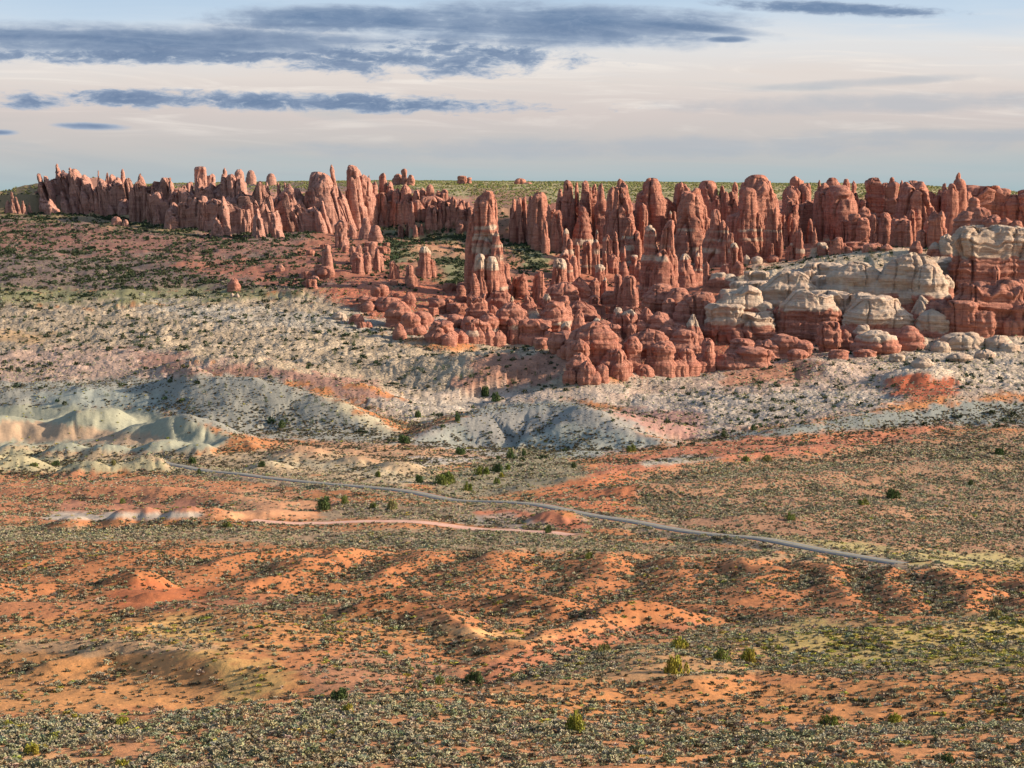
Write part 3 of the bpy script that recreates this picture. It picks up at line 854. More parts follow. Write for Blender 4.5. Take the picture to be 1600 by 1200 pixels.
def ground_material():
    m, t, bs = new_mat('desert_soil')
    soilc = t.n('ShaderNodeAttribute', attribute_name='soil').outputs['Color']
    rk = t.n('ShaderNodeAttribute', attribute_name='rocky').outputs['Fac']
    pos = t.n('ShaderNodeNewGeometry').outputs['Position']
    big = t.noise(pos, 0.045, 5, 0.6)
    mid = t.noise(pos, 0.45, 5, 0.65)
    fine = t.noise(pos, 2.6, 4, 0.7)
    f = t.math('ADD', t.math('MULTIPLY', big, 0.55), t.math('ADD', t.math('MULTIPLY', mid, 0.5), t.math('MULTIPLY', fine, 0.4)))
    f = t.math('ADD', f, 0.28)
    fc = t.n('ShaderNodeCombineColor', ins={0: f, 1: f, 2: f}).outputs[0]
    col = t.mix(1.0, soilc, fc, 'MULTIPLY')
    # litter and low dry grass between the bushes
    lit = t.smooth(t.noise(pos, 1.1, 4, 0.75), 0.56, 0.66)
    col = t.mix(t.math('MULTIPLY', t.math('MULTIPLY', lit, t.math('SUBTRACT', 1.0, rk)), 0.38), col, (0.17, 0.13, 0.08))
    # bare rock: blocks split by dark joints
    sc = t.n('ShaderNodeMapping', ins={'Vector': pos, 'Scale': (0.16, 0.10, 0.5)}).outputs[0]
    wob = t.n('ShaderNodeTexNoise', ins={'Vector': pos, 'Scale': 0.35, 'Detail': 3.0}).outputs['Color']
    sc2 = t.n('ShaderNodeVectorMath', operation='ADD', ins={0: sc, 1: t.n('ShaderNodeVectorMath', operation='SCALE', ins={0: wob, 'Scale': 0.5}).outputs[0]}).outputs[0]
    vo = t.n('ShaderNodeTexVoronoi', feature='DISTANCE_TO_EDGE', ins={'Vector': sc2, 'Scale': 1.6})
    vc = t.n('ShaderNodeTexVoronoi', feature='F1', ins={'Vector': sc2, 'Scale': 1.6})
    joint = t.math('MULTIPLY', t.math('SUBTRACT', 1.0, t.smooth(vo.outputs['Distance'], 0.0, 0.10)), rk)
    cellv = t.n('ShaderNodeSeparateColor', ins={0: vc.outputs['Color']}).outputs[0]
    cb = t.math('ADD', 0.78, t.math('MULTIPLY', cellv, 0.42))
    cbc = t.n('ShaderNodeCombineColor', ins={0: cb, 1: cb, 2: cb}).outputs[0]
    col = t.mix(rk, col, t.mix(1.0, col, cbc, 'MULTIPLY'))
    col = t.mix(t.math('MULTIPLY', joint, 0.35), col, (0.16, 0.12, 0.09))
    t.link(col, bs.inputs['Base Color'])
    hgt = t.math('ADD', t.math('MULTIPLY', mid, 0.7), t.math('MULTIPLY', fine, 0.25))
    hgt = t.math('ADD', hgt, t.math('MULTIPLY', t.math('MULTIPLY', t.smooth(vo.outputs['Distance'], 0.0, 0.25), rk), 0.8))
    bp = t.n('ShaderNodeBump', ins={'Height': hgt, 'Strength': 0.6, 'Distance': 0.6})
    t.link(bp.outputs[0], bs.inputs['Normal'])
    return m


MAT_SOIL = ground_material()
ii, jj = np.meshgrid(np.arange(NY - 1), np.arange(NS - 1), indexing='ij')
q = (ii * NS + jj).ravel()
FG = np.column_stack([q, q + 1, q + 1 + NS, q + NS])
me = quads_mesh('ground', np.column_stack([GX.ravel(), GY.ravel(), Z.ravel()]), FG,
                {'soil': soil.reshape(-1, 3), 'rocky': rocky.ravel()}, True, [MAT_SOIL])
link('ground', me, kind='structure')


def strip(name, line, offs, lift, mat, attrs=None, **props):
    t_ = np.gradient(line[:, :2], axis=0)
    t_ /= np.linalg.norm(t_, axis=1)[:, None]
    nrm = np.column_stack([-t_[:, 1], t_[:, 0]])
    V = []
    for o_, dz in zip(offs, lift):
        V.append(np.column_stack([line[:, :2] + nrm * o_, line[:, 2] + dz]))
    k_ = len(offs)
    V = np.stack(V, 1).reshape(-1, 3)
    n_ = len(line)
    i_, j_ = np.meshgrid(np.arange(n_ - 1), np.arange(k_ - 1), indexing='ij')
    q_ = (i_ * k_ + j_).ravel()
    return link(name, quads_mesh(name, V, np.column_stack([q_, q_ + 1, q_ + 1 + k_, q_ + k_])[:, ::-1], attrs, True, [mat]), **props)


m, t, bs = new_mat('worn_asphalt')
pos = t.n('ShaderNodeNewGeometry').outputs['Position']
t.link(t.ramp(t.noise(pos, 0.5, 5, 0.7), [(0.3, (0.14, 0.14, 0.14)), (0.7, (0.23, 0.22, 0.205))]), bs.inputs['Base Color'])
MAT_ROAD = m
strip('road', road, [-3.0, -2.6, 0, 2.6, 3.0], [-0.3, 0.05, 0.13, 0.05, -0.3], MAT_ROAD, kind='structure')
m, t, bs = new_mat('road_paint')
pos = t.n('ShaderNodeNewGeometry').outputs['Position']
t.link(t.ramp(t.noise(pos, 1.5, 3, 0.7), [(0.3, (0.5, 0.42, 0.16)), (0.7, (0.62, 0.52, 0.2))]), bs.inputs['Base Color'])
strip('road_marking', road, [-0.12, 0.12], [0.14, 0.14], m, kind='structure')
m, t, bs = new_mat('wash_sand')
pos = t.n('ShaderNodeNewGeometry').outputs['Position']
t.link(t.ramp(t.noise(pos, 0.25, 5, 0.7), [(0.3, (0.52, 0.27, 0.19)), (0.7, (0.66, 0.42, 0.32))]), bs.inputs['Base Color'])
wv = 3.2 + 1.3 * np.sin(np.arange(len(track)) * 0.21) + 0.8 * np.sin(np.arange(len(track)) * 0.57)
strip('path', track, [-2.7, 0, 2.7], [-0.05, 0.10, -0.05], m, kind='structure')
# ---------------------------------------------------------------- sandstone
def rock_material():
    m, t, bs = new_mat('red_sandstone')
    pale = t.n('ShaderNodeAttribute', attribute_name='pale').outputs['Fac']
    tone = t.n('ShaderNodeAttribute', attribute_name='tone').outputs['Fac']
    pos = t.n('ShaderNodeNewGeometry').outputs['Position']
    rnd = t.n('ShaderNodeObjectInfo').outputs['Random']
    flat = t.n('ShaderNodeMapping', ins={'Vector': pos, 'Scale': (0.03, 0.03, 0.42)}).outputs[0]
    strat = t.noise(flat, 1.0, 6, 0.65, 0.3)
    fines = t.noise(t.n('ShaderNodeMapping', ins={'Vector': pos, 'Scale': (0.08, 0.08, 1.6)}).outputs[0], 1.0, 4, 0.65, 0.2)
    rough = t.noise(pos, 0.35, 6, 0.68)
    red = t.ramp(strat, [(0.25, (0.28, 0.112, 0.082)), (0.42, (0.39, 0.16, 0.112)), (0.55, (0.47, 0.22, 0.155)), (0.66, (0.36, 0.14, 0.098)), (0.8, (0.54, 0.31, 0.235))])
    pink = t.ramp(strat, [(0.25, (0.33, 0.165, 0.13)), (0.5, (0.45, 0.235, 0.18)), (0.8, (0.52, 0.31, 0.245))])  # distance haze and light put into a pinker colour for the left cliffs
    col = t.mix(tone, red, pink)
    # dark varnish runs down the faces
    run = t.noise(t.n('ShaderNodeMapping', ins={'Vector': pos, 'Scale': (0.5, 0.5, 0.035)}).outputs[0], 1.0, 4, 0.6, 0.2)
    col = t.mix(t.math('MULTIPLY', t.smooth(run, 0.50, 0.68), 0.58), col, (0.15, 0.062, 0.052))
    pl = t.ramp(fines, [(0.3, (0.44, 0.325, 0.235)), (0.5, (0.53, 0.42, 0.315)), (0.75, (0.58, 0.485, 0.38))])
    col = t.mix(pale, col, pl)
    v = t.math('ADD', t.math('MULTIPLY_ADD', pale, 0.04, 0.56), t.math('ADD', t.math('MULTIPLY', rough, 0.5), t.math('ADD', t.math('MULTIPLY', fines, 0.22), t.math('MULTIPLY', rnd, 0.12))))
    vc = t.n('ShaderNodeCombineColor', ins={0: v, 1: v, 2: v}).outputs[0]
    col = t.mix(1.0, col, vc, 'MULTIPLY')
    t.link(col, bs.inputs['Base Color'])
    h = t.math('ADD', t.math('MULTIPLY', fines, 1.0), t.math('ADD', t.math('MULTIPLY', rough, 1.2), t.math('MULTIPLY', strat, 1.0)))
    bp = t.n('ShaderNodeBump', ins={'Height': h, 'Strength': 1.0, 'Distance': 1.3})
    t.link(bp.outputs[0], bs.inputs['Normal'])
    return m


MAT_ROCK = rock_material()
LEDGE_Z = np.arange(-140, 60, 0.25)
_lr = np.random.RandomState(5)
LEDGE = np.convolve(np.repeat(_lr.uniform(-1, 1, len(LEDGE_Z) // 6 + 2), 6)[:len(LEDGE_Z)], np.ones(4) / 4, 'same') * 0.6 \
    + np.convolve(np.repeat(_lr.uniform(-1, 1, len(LEDGE_Z) // 22 + 2), 22)[:len(LEDGE_Z)], np.ones(9) / 9, 'same')


def profile(kind, t, rs):
    cap = lambda t0, p: np.where(t > t0, np.clip(1 - ((t - t0) / (1 - t0)) ** p, 0, 1) ** (1 / p), 1.0)
    if kind == 'fin':
        return (1.0 - 0.30 * t ** 1.3) * cap(0.80, 2.3)
    if kind == 'blade':
        return (1.0 - 0.42 * t ** 1.4) * cap(0.58, 1.75)
    if kind == 'massif':
        return (1.0 - 0.10 * t) * cap(0.90, 2.6)
    if kind == 'tower':
        return (1.0 - 0.60 * t ** 0.85) * cap(0.90, 2.4)
    if kind == 'spire':
        r = 0.22 + 0.78 * (1 - t) ** 0.9
        r = r * (1 + 0.16 * np.exp(-((t - 0.93) / 0.04) ** 2) - 0.15 * np.exp(-((t - 0.84) / 0.05) ** 2))
        return r * cap(0.90, 2.2)
    if kind == 'cone':
        return (1 - 0.86 * t ** 1.15) * cap(0.93, 2)
    if kind == 'dome':
        return (0.94 + 0.12 * np.sin(np.clip(t / 0.7, 0, 1) * pi)) * np.clip(1 - np.clip((t - 0.48) / 0.52, 0, 1) ** 2.3, 0, 1) ** 0.48
    if kind == 'block':
        return (1 - 0.14 * t) * cap(0.84, 3.2)
    if kind == 'pillar':
        return (0.98 - 0.16 * t + 0.05 * np.exp(-((t - 0.86) / 0.09) ** 2) - 0.05 * np.exp(-((t - 0.70) / 0.09) ** 2)) * cap(0.84, 2.2)
    if kind == 'boulder':
        return np.clip(1 - np.abs((t - 0.42) / 0.58) ** 2.5, 0, 1) ** 0.5
    return 1 - 0 * t


def rock_mesh(kind, W, D, H, cx, cy, zb, seed, lean=0.0, res=1.0, pale='', tone=0.0, loc_noise=None):
    """mesh in local coordinates, base at z = 0; noise is taken at world place (cx, cy, zb)"""
    rs = np.random.RandomState(seed)
    nth = int(np.clip(W * 4.4 * res, 30, 340 if kind == 'massif' else 170))
    nt = int(np.clip(H * 1.7 * res, 20, 130))
    t = 1 - (1 - np.linspace(0, 1, nt)) ** 1.35
    th = np.linspace(0, 2 * pi, nth, endpoint=False) + 0.013 * seed % 1
    T, TH = np.meshgrid(t, th, indexing='ij')
    n = {'massif': 3.6, 'tower': 3.0, 'fin': 3.0, 'blade': 2.6, 'block': 3.4, 'dome': 2.3}.get(kind, 2.2)
    ct, st = np.cos(TH), np.sin(TH)
    ex = np.sign(ct) * np.abs(ct) ** (2 / n)
    ey = np.sign(st) * np.abs(st) ** (2 / n)
    R_ = profile(kind, T, rs)
    # the top of a long fin steps down along its length
    x = W / 2 * ex * R_
    y = D / 2 * ey * (R_ if kind in ('spire', 'cone', 'boulder', 'blade', 'tower') else np.minimum(1, R_ * 1.08) ** 0.8)
    z = H * T
    if kind in ('fin', 'blade', 'tower', 'pillar'):
        # stepped shoulders on the sides
        for sgn in (-1, 1):
            for _ in range(2):
                if rs.rand() < 0.7:
                    ts, amt = rs.uniform(0.35, 0.9), rs.uniform(0.10, 0.34)
                    x = np.where(sgn * ex > 0, x * (1 - amt * ss(ts, ts + 0.05, T)), x)
    wx, wy, wz = x + cx, y + cy, z + zb
    m = min(W, D)
    ox, oy = ct / W, st / D
    ol = np.hypot(ox, oy); ox, oy = ox / ol, oy / ol
    sd = seed % 97
    # vertical joints
    fj = 1.0 / max(3.2, m * 0.33)
    tall = kind in ('massif', 'tower', 'fin', 'blade', 'pillar', 'spire')
    j1 = noise3(wx * fj + 0.3 * noise3(wx * .1, wy * .1, wz * .03, 2), wy * fj, wz * fj * (0.05 if tall else 0.13), 11)
    groove = np.clip(1 - np.abs(j1) / 0.14, 0, 1) ** 1.3
    j2 = noise3(wx * fj * 2.3, wy * fj * 2.3, wz * fj * (0.07 if tall else 0.2), 23)
    groove2 = np.clip(1 - np.abs(j2) / 0.14, 0, 1)
    round_ = 0.45 if kind in ('boulder', 'dome', 'cone') else 1.0
    disp = -(0.14 * m + 0.6) * groove * round_ - (0.045 * m + 0.25) * groove2 * round_
    j3 = noise3(wx * 0.42, wy * 0.42, wz * 0.022, 29)
    disp -= (0.55 + 1.25 * tone) * np.clip(1 - np.abs(j3) / 0.3, 0, 1) ** 1.4 * (0.5 if round_ < 1 else 1)
    disp += (0.12 if tall else 0.16) * m * fbm3(wx / (m * 1.2 + 3), wy / (m * 1.2 + 3), wz / (m * (6 if tall else 3.5) + 8), 2, 31) * (0.7 if round_ < 1 else 1)
    led = np.interp(wz + 1.2 * noise3(wx * .05, wy * .05, wz * 0, 3) + 0.05 * wx, LEDGE_Z, LEDGE)
    ls = 1.8 if kind in ('dome', 'block', 'boulder') else 0.5
    ls = ls * (1 - 0.6 * tone)
    disp += ls * (0.028 * m + 0.10) * led
    disp += (0.28 + 0.012 * m) * fbm3(wx * 0.42, wy * 0.42, wz * (0.16 if tall else 0.5), 3, 41)
    fade = np.clip(R_ / 0.25, 0, 1)
    x = x + disp * ox * fade
    y = y + disp * oy * fade
    lump = fbm3(wx / (0.45 * m + 2), wy / (0.45 * m + 2), wz * 0.02, 3, 51)
    z = z + T ** 3 * min(0.30 * m, 0.16 * H) * np.minimum(lump * 1.5, 0.22) * (0.45 if kind in ('dome', 'boulder', 'cone') else 1.0) - groove * T ** 4 * 0.12 * m * round_
    if kind == 'massif':
        # merged upright slabs of uneven height, parted by deep joints
        cw = rs.uniform(5.0, 7.5)
        q = wx / cw + 0.9 * noise3(wx / cw * 0.6, wy * 0.02, wz * 0.012, 83) + 0.5
        ci = np.floor(q)
        fr = np.abs(q - ci - 0.5) * 2
        k_ = np.floor(ci).astype(np.int64)
        zz_ = np.zeros_like(k_)
        hr = _h(k_, zz_ + seed, zz_, 91)
        dr = _h(k_, zz_ + seed, zz_, 92)
        z = z * (1 - T ** 2 * (0.17 * (0.5 - 0.5 * hr) * 2 + 0.10 * fr ** 3))
        push = dr * 2.2 - 2.6 * fr ** 5
        y = y + push * oy * np.clip(R_ / 0.4, 0, 1) * (1 - 0.3 * T)
        x = x + 0.4 * push * ox
    x = x + lean * H * (T - 0.2)
    p = np.zeros_like(T)
    edge = 1.3 * fbm3(wx * 0.15, wy * 0.15, wz * 0.3, 3, 61)
    zz = z + zb
    for o in pale.split():
        if o[0] == 'c' or o[0] == 'w':                     # pale cap: fraction of the height
            f = float(o[1:] or 0.3)
            p = np.maximum(p, ss(H * (1 - f) - 0.6, H * (1 - f) + 0.6, z + edge * 1.4))
        if o[0] == 'b':                                   # pale beds that run level through the rocks
            for zc, hw in ((-46.0, 1.7), (-37.5, 0.8), (-30.0, 0.6), (-58.0, 0.6), (-67.5, 0.9)):
                br = ss(-0.45, 0.25, noise3(wx * 0.05, wy * 0.05, wz * 0 + zc, 77))
                p = np.maximum(p, br * ss(hw + 0.7, hw - 0.3, np.abs(zz - zc + edge * 0.5 + 0.01 * wx)))
        if o[0] == 'k':                                   # one band at a fraction of the height
            f, hw = [float(q) for q in o[1:].split(',')]
            p = np.maximum(p, ss(hw * H + 0.5, hw * H - 0.3, np.abs(z - f * H + edge)))
    p = p * (0.85 + 0.15 * noise3(wx * 0.3, wy * 0.3, wz * 0.3, 5))
    V = np.stack([x, y, z], -1).reshape(-1, 3)
    top = np.array([[x[-1].mean(), y[-1].mean(), z[-1].mean()]])
    V[-nth:] = V[-nth:] * 0.15 + top * 0.85
    i_, j_ = np.meshgrid(np.arange(nt - 1), np.arange(nth), indexing='ij')
    a_ = (i_ * nth + j_).ravel()
    b_ = (i_ * nth + (j_ + 1) % nth).ravel()
    Fq = np.column_stack([a_, b_, b_ + nth, a_ + nth])
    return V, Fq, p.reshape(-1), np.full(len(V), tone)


NOUN = {'fin': 'rock_fin', 'blade': 'rock_fin', 'tower': 'rock_tower', 'massif': 'rock_wall', 'spire': 'rock_spire', 'cone': 'rock_cone', 'dome': 'rounded_rock', 'block': 'rock_block', 'pillar': 'rock_pillar', 'boulder': 'boulder'}
WORD = {'fin': 'fin', 'blade': 'narrow fin', 'tower': 'tower', 'massif': 'fluted wall section', 'spire': 'spire', 'cone': 'pointed cone', 'dome': 'dome', 'block': 'block', 'pillar': 'pillar', 'boulder': 'boulder'}
rocks = []          # (object, u, vt, vb, w, kind, pale, label or None, group)


def rock(u, vt, vb, w, kind, pale='', dep=None, lean=0.0, Y=None, label=None, lm=None, group=None, sink=0.18, seed=None):
    seed = seed if seed is not None else len(rocks) * 7 + 3
    Y = Y or ray(u, min(vb, 1190), Z)
    dep = dep if dep is not None else {'massif': 0.5, 'tower': 1.2, 'fin': 1.6, 'blade': 2.2, 'block': 0.9, 'dome': 0.9}.get(kind, 0.95)
    Wm = w * Y / F
    Dm = Wm * dep
    Yc = Y + Dm * 0.32
    x0, _, _ = at(u, vb, Yc)
    ztop = float(z_of(vt, Yc))
    zg = min(ground(x0, Yc), float(z_of(vb, Y)), ground(x0, Y - Dm * 0.15))
    if kind == 'boulder':
        sink = 0.25
    Hh = max(ztop - zg, 1.5)
    zb = zg - sink * min(Hh, 30) - 1.0
    H = ztop - zb
    wf = {'massif': 1.08, 'tower': 1.25, 'blade': 1.35, 'spire': 1.5, 'cone': 1.35, 'fin': 1.34, 'pillar': 1.05, 'boulder': 1.02, 'dome': 1.0, 'block': 1.06}[kind]
    tone = float(ss(820, 420, np.array(u))) * float(ss(470, 400, np.array(vb)))  # how much haze pink goes into the rock colour, towards the left
    pscale = 3465.0 / Y * 0.64
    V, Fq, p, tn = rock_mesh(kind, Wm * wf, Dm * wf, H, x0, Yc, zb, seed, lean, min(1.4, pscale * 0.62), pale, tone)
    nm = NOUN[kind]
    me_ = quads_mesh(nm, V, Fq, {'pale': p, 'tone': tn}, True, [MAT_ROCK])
    o = link(nm, me_, None, (x0, Yc, zb))
    rocks.append([o, u, vt, vb, w, kind, pale, label, group, lm])
    return o


# ---- the far left massif and cliff line
rr = np.random.RandomState(17)
rock(106, 257, 330, 17, 'blade', '', 2.2, -0.25, Y=2535, label='highest point of the fluted pink massif at the far left end of the skyline', lm='far left massif')
for u, vt, vb, w in [(92, 264, 331, 46), (126, 261, 334, 52), (160, 273, 336, 50), (183, 290, 336, 26), (84, 282, 328, 40)]:
    rock(u, vt, vb, w, 'massif', '', None, -0.22, Y=2510)
u = 58.0
while u < 192:
    w = rr.uniform(8, 15)
    top = float(np.interp(u, [55, 66, 80, 95, 106, 120, 135, 150, 165, 180, 192], [291, 284, 271, 263, 260, 263, 266, 272, 279, 289, 298]))
    for k, (f, db) in enumerate([(0.0, -12), (0.28, -4), (0.55, 2)]):
        if rr.rand() < (0.55, 0.45, 0.4)[k]:
            continue
        rock(u + w / 2 + rr.uniform(-3, 3) + 5 * k, top + (330 - top) * (f + rr.uniform(-.02, .12)), 331 + db, w * rr.uniform(1.0, 1.35), 'blade' if k else 'fin', '', 2.4, -0.30 + rr.uniform(-.05, .05))
    u += w
for u, vt, vb, w, k in [(21, 299, 333, 10, 'spire'), (29, 305, 334, 9, 'spire'), (38, 312, 334, 9, 'spire'), (47, 317, 333, 8, 'spire'), (12, 313, 334, 10, 'cone'), (182, 337, 352, 18, 'boulder'), (196, 343, 354, 10, 'boulder'), (104, 321, 331, 12, 'boulder')]:
    rock(u, vt, vb, w, k, '', None, -0.12 if k == 'spire' else 0)
SKY_U = [160, 170, 190, 225, 250, 285, 300, 310, 322, 335, 350, 375, 400, 430, 470, 500, 520, 560, 600, 640, 680, 720, 745]
SKY_V = [276, 271, 270, 270, 274, 275, 284, 264, 268, 276, 268, 266, 276, 276, 284, 277, 278, 276, 284, 293, 296, 308, 322]
BAS_U = [160, 190, 240, 300, 340, 400, 470, 500, 540, 600, 660, 745]
BAS_V = [326, 332, 348, 362, 367, 369, 372, 364, 352, 346, 350, 362]
for row, (f0, f1, db) in enumerate([(0.0, 0.07, -22), (0.03, 0.14, -10), (0.22, 0.40, -4), (0.40, 0.66, 1)]):
    u = (164.0, 168.0, 190.0, 164.0)[row]
    while u < 742:
        w = (rr.uniform(8, 17), rr.uniform(50, 84), rr.uniform(34, 56), rr.uniform(9, 18))[row]
        if u > 600:
            w *= (0.75, 0.62, 0.6, 0.75)[row]
        uc = u + w / 2
        if (row == 3 and rr.rand() < 0.62) or (row == 0 and rr.rand() < 0.45) or (row == 2 and rr.rand() < 0.35) or (540 - 0.3 * w < uc < 592 + 0.3 * w):
            u += w
            continue
        a_, b_ = np.interp(uc, SKY_U, SKY_V), np.interp(uc, BAS_U, BAS_V)
        vt = a_ + (b_ - a_) * rr.uniform(f0, f1) + (rr.uniform(0, 5) if row == 0 else 0)
        kind = 'massif' if row in (1, 2) else ('blade' if rr.rand() < 0.6 else 'fin')
        lean = -0.16 * float(np.interp(uc, [160, 200, 300, 400, 450, 540, 560, 740], [1.2, .6, .2, .5, 1.3, 1.5, .2, .25])) + rr.uniform(-.04, .04)
        rock(uc, vt, b_ + db, w * (rr.uniform(1.1, 1.3) if row in (0, 3) else 1.25), kind, '', None if row in (1, 2) else 2.0, lean)
        u += w * rr.uniform(0.8, 1.0)
for u, vt, vb, w, k, lb in [(314, 261, 300, 20, 'block', None), (330, 270, 300, 16, 'pillar', None), (352, 262, 285, 9, 'pillar', None), (374, 263, 285, 16, 'dome', None), (392, 266, 288, 16, 'dome', None), (424, 271, 290, 15, 'dome', None), (168, 267, 300, 9, 'cone', None), (192, 264, 300, 10, 'cone', None), (154, 265, 300, 5, 'cone', None)]:
    rock(u, vt, vb, w, k)
# ---- the middle: needle, pale buttress and its neighbours
rock(512, 271, 352, 44, 'fin', '', 1.2, -0.22)
rock(527, 257, 352, 12, 'spire', '', 1.5, -0.10, label='thin needle spire standing against the sky left of the pale buttress', lm='thin needle spire')
rock(556, 259, 352, 34, 'fin', '', 1.6, -0.06, label='tallest pale buttress with deep shadow along its left side', lm='tallest pale buttress')
rock(571, 274, 352, 28, 'fin', '', 1.5, 0.02)
for u, vt, vb, w, k in [(600, 271, 320, 17, 'pillar'), (609, 284, 325, 11, 'fin'), (619, 292, 338, 13, 'fin'), (577, 272, 330, 8, 'spire'), (584, 282, 332, 14, 'fin'), (634, 290, 332, 22, 'fin'),
                        (650, 298, 336, 17, 'fin'), (660, 294, 336, 12, 'pillar'), (672, 289, 338, 19, 'pillar'), (685, 298, 338, 11, 'fin'), (695, 295, 338, 15, 'pillar'), (710, 305, 350, 15, 'fin'),
                        (722, 314, 352, 20, 'fin'), (735, 318, 358, 12, 'fin'), (584, 307, 352, 13, 'pillar'), (617, 320, 348, 20, 'dome'), (626, 333, 352, 14, 'dome'), (595, 332, 352, 12, 'cone'),
                        (637, 340, 352, 10, 'boulder'), (541, 322, 350, 14, 'fin'), (675, 332, 354, 14, 'cone'), (645, 318, 345, 14, 'cone'), (700, 336, 360, 12, 'cone'), (605, 318, 340, 14, 'fin')]:
    rock(u, vt, vb, w, k)
for u, vt, vb, w, k, p in [(572, 340, 374, 19, 'cone', ''), (533, 345, 386, 22, 'pillar', ''), (550, 350, 372, 14, 'dome', ''), (586, 352, 382, 22, 'dome', ''), (627, 351, 371, 12, 'pillar', ''), (636, 350, 369, 7, 'pillar', ''),
                           (650, 352, 366, 9, 'fin', ''), (659, 350, 366, 8, 'fin', ''), (513, 379, 428, 20, 'pillar', ''), (550, 384, 400, 10, 'boulder', ''), (561, 382, 398, 9, 'boulder', ''), (582, 378, 412, 15, 'pillar', ''), (588, 388, 424, 12, 'pillar', ''),
                           (559, 397, 428, 18, 'pillar', ''), (594, 400, 424, 12, 'pillar', ''), (574, 392, 426, 14, 'boulder', ''), (615, 408, 435, 19, 'pillar', ''), (641, 415, 447, 20, 'pillar', ''), (664, 386, 434, 30, 'pillar', 'w0.16'), (676, 402, 434, 12, 'pillar', ''),
                           (607, 462, 488, 46, 'boulder', ''), (640, 456, 478, 18, 'boulder', ''), (677, 465, 482, 15, 'boulder', ''), (701, 466, 488, 18, 'pillar', ''), (640, 490, 522, 34, 'dome', ''), (685, 510, 536, 30, 'dome', ''),
                           (557, 490, 506, 36, 'boulder', ''), (530, 487, 502, 36, 'boulder', 'c0.8'), (624, 505, 530, 20, 'dome', ''), (660, 492, 515, 18, 'dome', ''), (575, 470, 486, 20, 'boulder', ''), (438, 412, 424, 14, 'boulder', ''), (492, 430, 440, 16, 'boulder', ''), (505, 400, 412, 14, 'boulder', '')]:
    rock(u, vt, vb, w, k, p)
rock(366, 434, 455, 19, 'dome', '', label='lone rounded red boulder out on the brushy left plain', lm='lone boulder on the left plain')
rock(363, 458, 464, 5, 'boulder', 'c1.2', label='left of two tiny white stones beneath the lone boulder on the plain')
rock(371, 458, 464, 5, 'boulder', 'c1.2', label='right of two tiny white stones beneath the lone boulder on the plain')
# ---- buttes on the plateau skyline
rock(632, 264, 283, 13, 'pillar', Y=3500, label='round butte alone on the green plateau above the middle cliffs', lm='round butte on the plateau')
rock(622, 271, 284, 16, 'dome', Y=3510)
rock(642, 273, 284, 12, 'dome', Y=3490)
rock(722, 275, 289, 14, 'block', Y=3600, label='squat two-humped butte on the plateau left of the low red knoll', lm='squat butte on the plateau')
rock(733, 276, 290, 9, 'pillar', Y=3590)
rock(813, 278, 291, 20, 'dome', Y=3600, label='low red knoll among trees on the central skyline', lm='low red knoll')
rock(826, 284, 292, 14, 'dome', Y=3590)
# ---- the lone banded tower
rock(759, 301, 442, 46, 'tower', 'b k0.60,0.02 k0.50,0.025 k0.70,0.012', 1.2, 0.0, Y=1568, label='lone tall red tower with white bands at the centre of the photo', lm='lone banded tower')
rock(775, 362, 446, 32, 'tower', 'b', 1.2, 0.0, Y=1556)
rock(735, 335, 415, 16, 'fin', '', 1.3, 0.03, Y=1570)
rock(773, 303, 400, 12, 'fin', '', 1.4, 0.0, Y=1600)
rock(751, 398, 456, 26, 'pillar', 'w0.22', None, 0, Y=1520)
rock(768, 402, 456, 25, 'pillar', 'w0.20', None, 0, Y=1522)
rock(740, 428, 462, 23, 'pillar', '', None, 0, Y=1495)
rock(781, 384, 445, 22, 'fin', 'b', 1.3, 0, Y=1560)
rock(744, 456, 484, 32, 'block', '', None, 0, Y=1475)
for u, vt, vb, w, k, p in [(791, 410, 444, 14, 'pillar', ''), (779, 430, 460, 12, 'cone', ''), (790, 433, 460, 13, 'pillar', ''), (806, 432, 462, 12, 'fin', ''), (816, 427, 465, 19, 'fin', ''), (844, 425, 472, 31, 'pillar', ''), (798, 445, 466, 12, 'pillar', ''), (720, 445, 470, 18, 'boulder', '')]:
    rock(u, vt, vb, w, k, p)
# ---- the wall right of the gap
for u, vt, vb, w, k in [(803, 311, 380, 9, 'fin'), (811, 309, 378, 10, 'fin'), (820, 308, 376, 10, 'fin'), (830, 307, 380, 11, 'fin'), (844, 302, 388, 27, 'fin'), (858, 320, 392, 13, 'fin'), (866, 334, 394, 10, 'fin'),
                        (873, 332, 394, 8, 'fin'), (875, 293, 350, 12, 'fin'), (887, 281, 376, 28, 'tower'), (901, 285, 372, 10, 'fin'), (914, 282, 376, 20, 'tower'), (929, 288, 372, 14, 'fin'), (922, 292, 372, 9, 'fin'), (940, 287, 380, 20, 'fin'),
                        (852, 345, 396, 10, 'fin'), (838, 350, 390, 12, 'fin'), (815, 340, 382, 10, 'fin'), (895, 310, 376, 12, 'fin'), (907, 312, 378, 10, 'fin')]:
    rock(u, vt, vb, w, k, '', 1.8)
rock(910, 322, 384, 34, 'cone', 'k0.24,0.06')
rock(970, 275, 404, 54, 'tower', '', 1.5, -0.02, label='tallest round-topped fin right of the gap in the red wall', lm='tallest round-topped fin')
rock(957, 293, 392, 25, 'fin', '', 1.2)
rock(981, 330, 404, 26, 'fin', 'b', 1.3)
rock(1017, 281, 372, 43, 'fin', '', 1.4, label='broad dark fin with a smooth domed top on the plateau edge', lm='broad dome-topped fin')
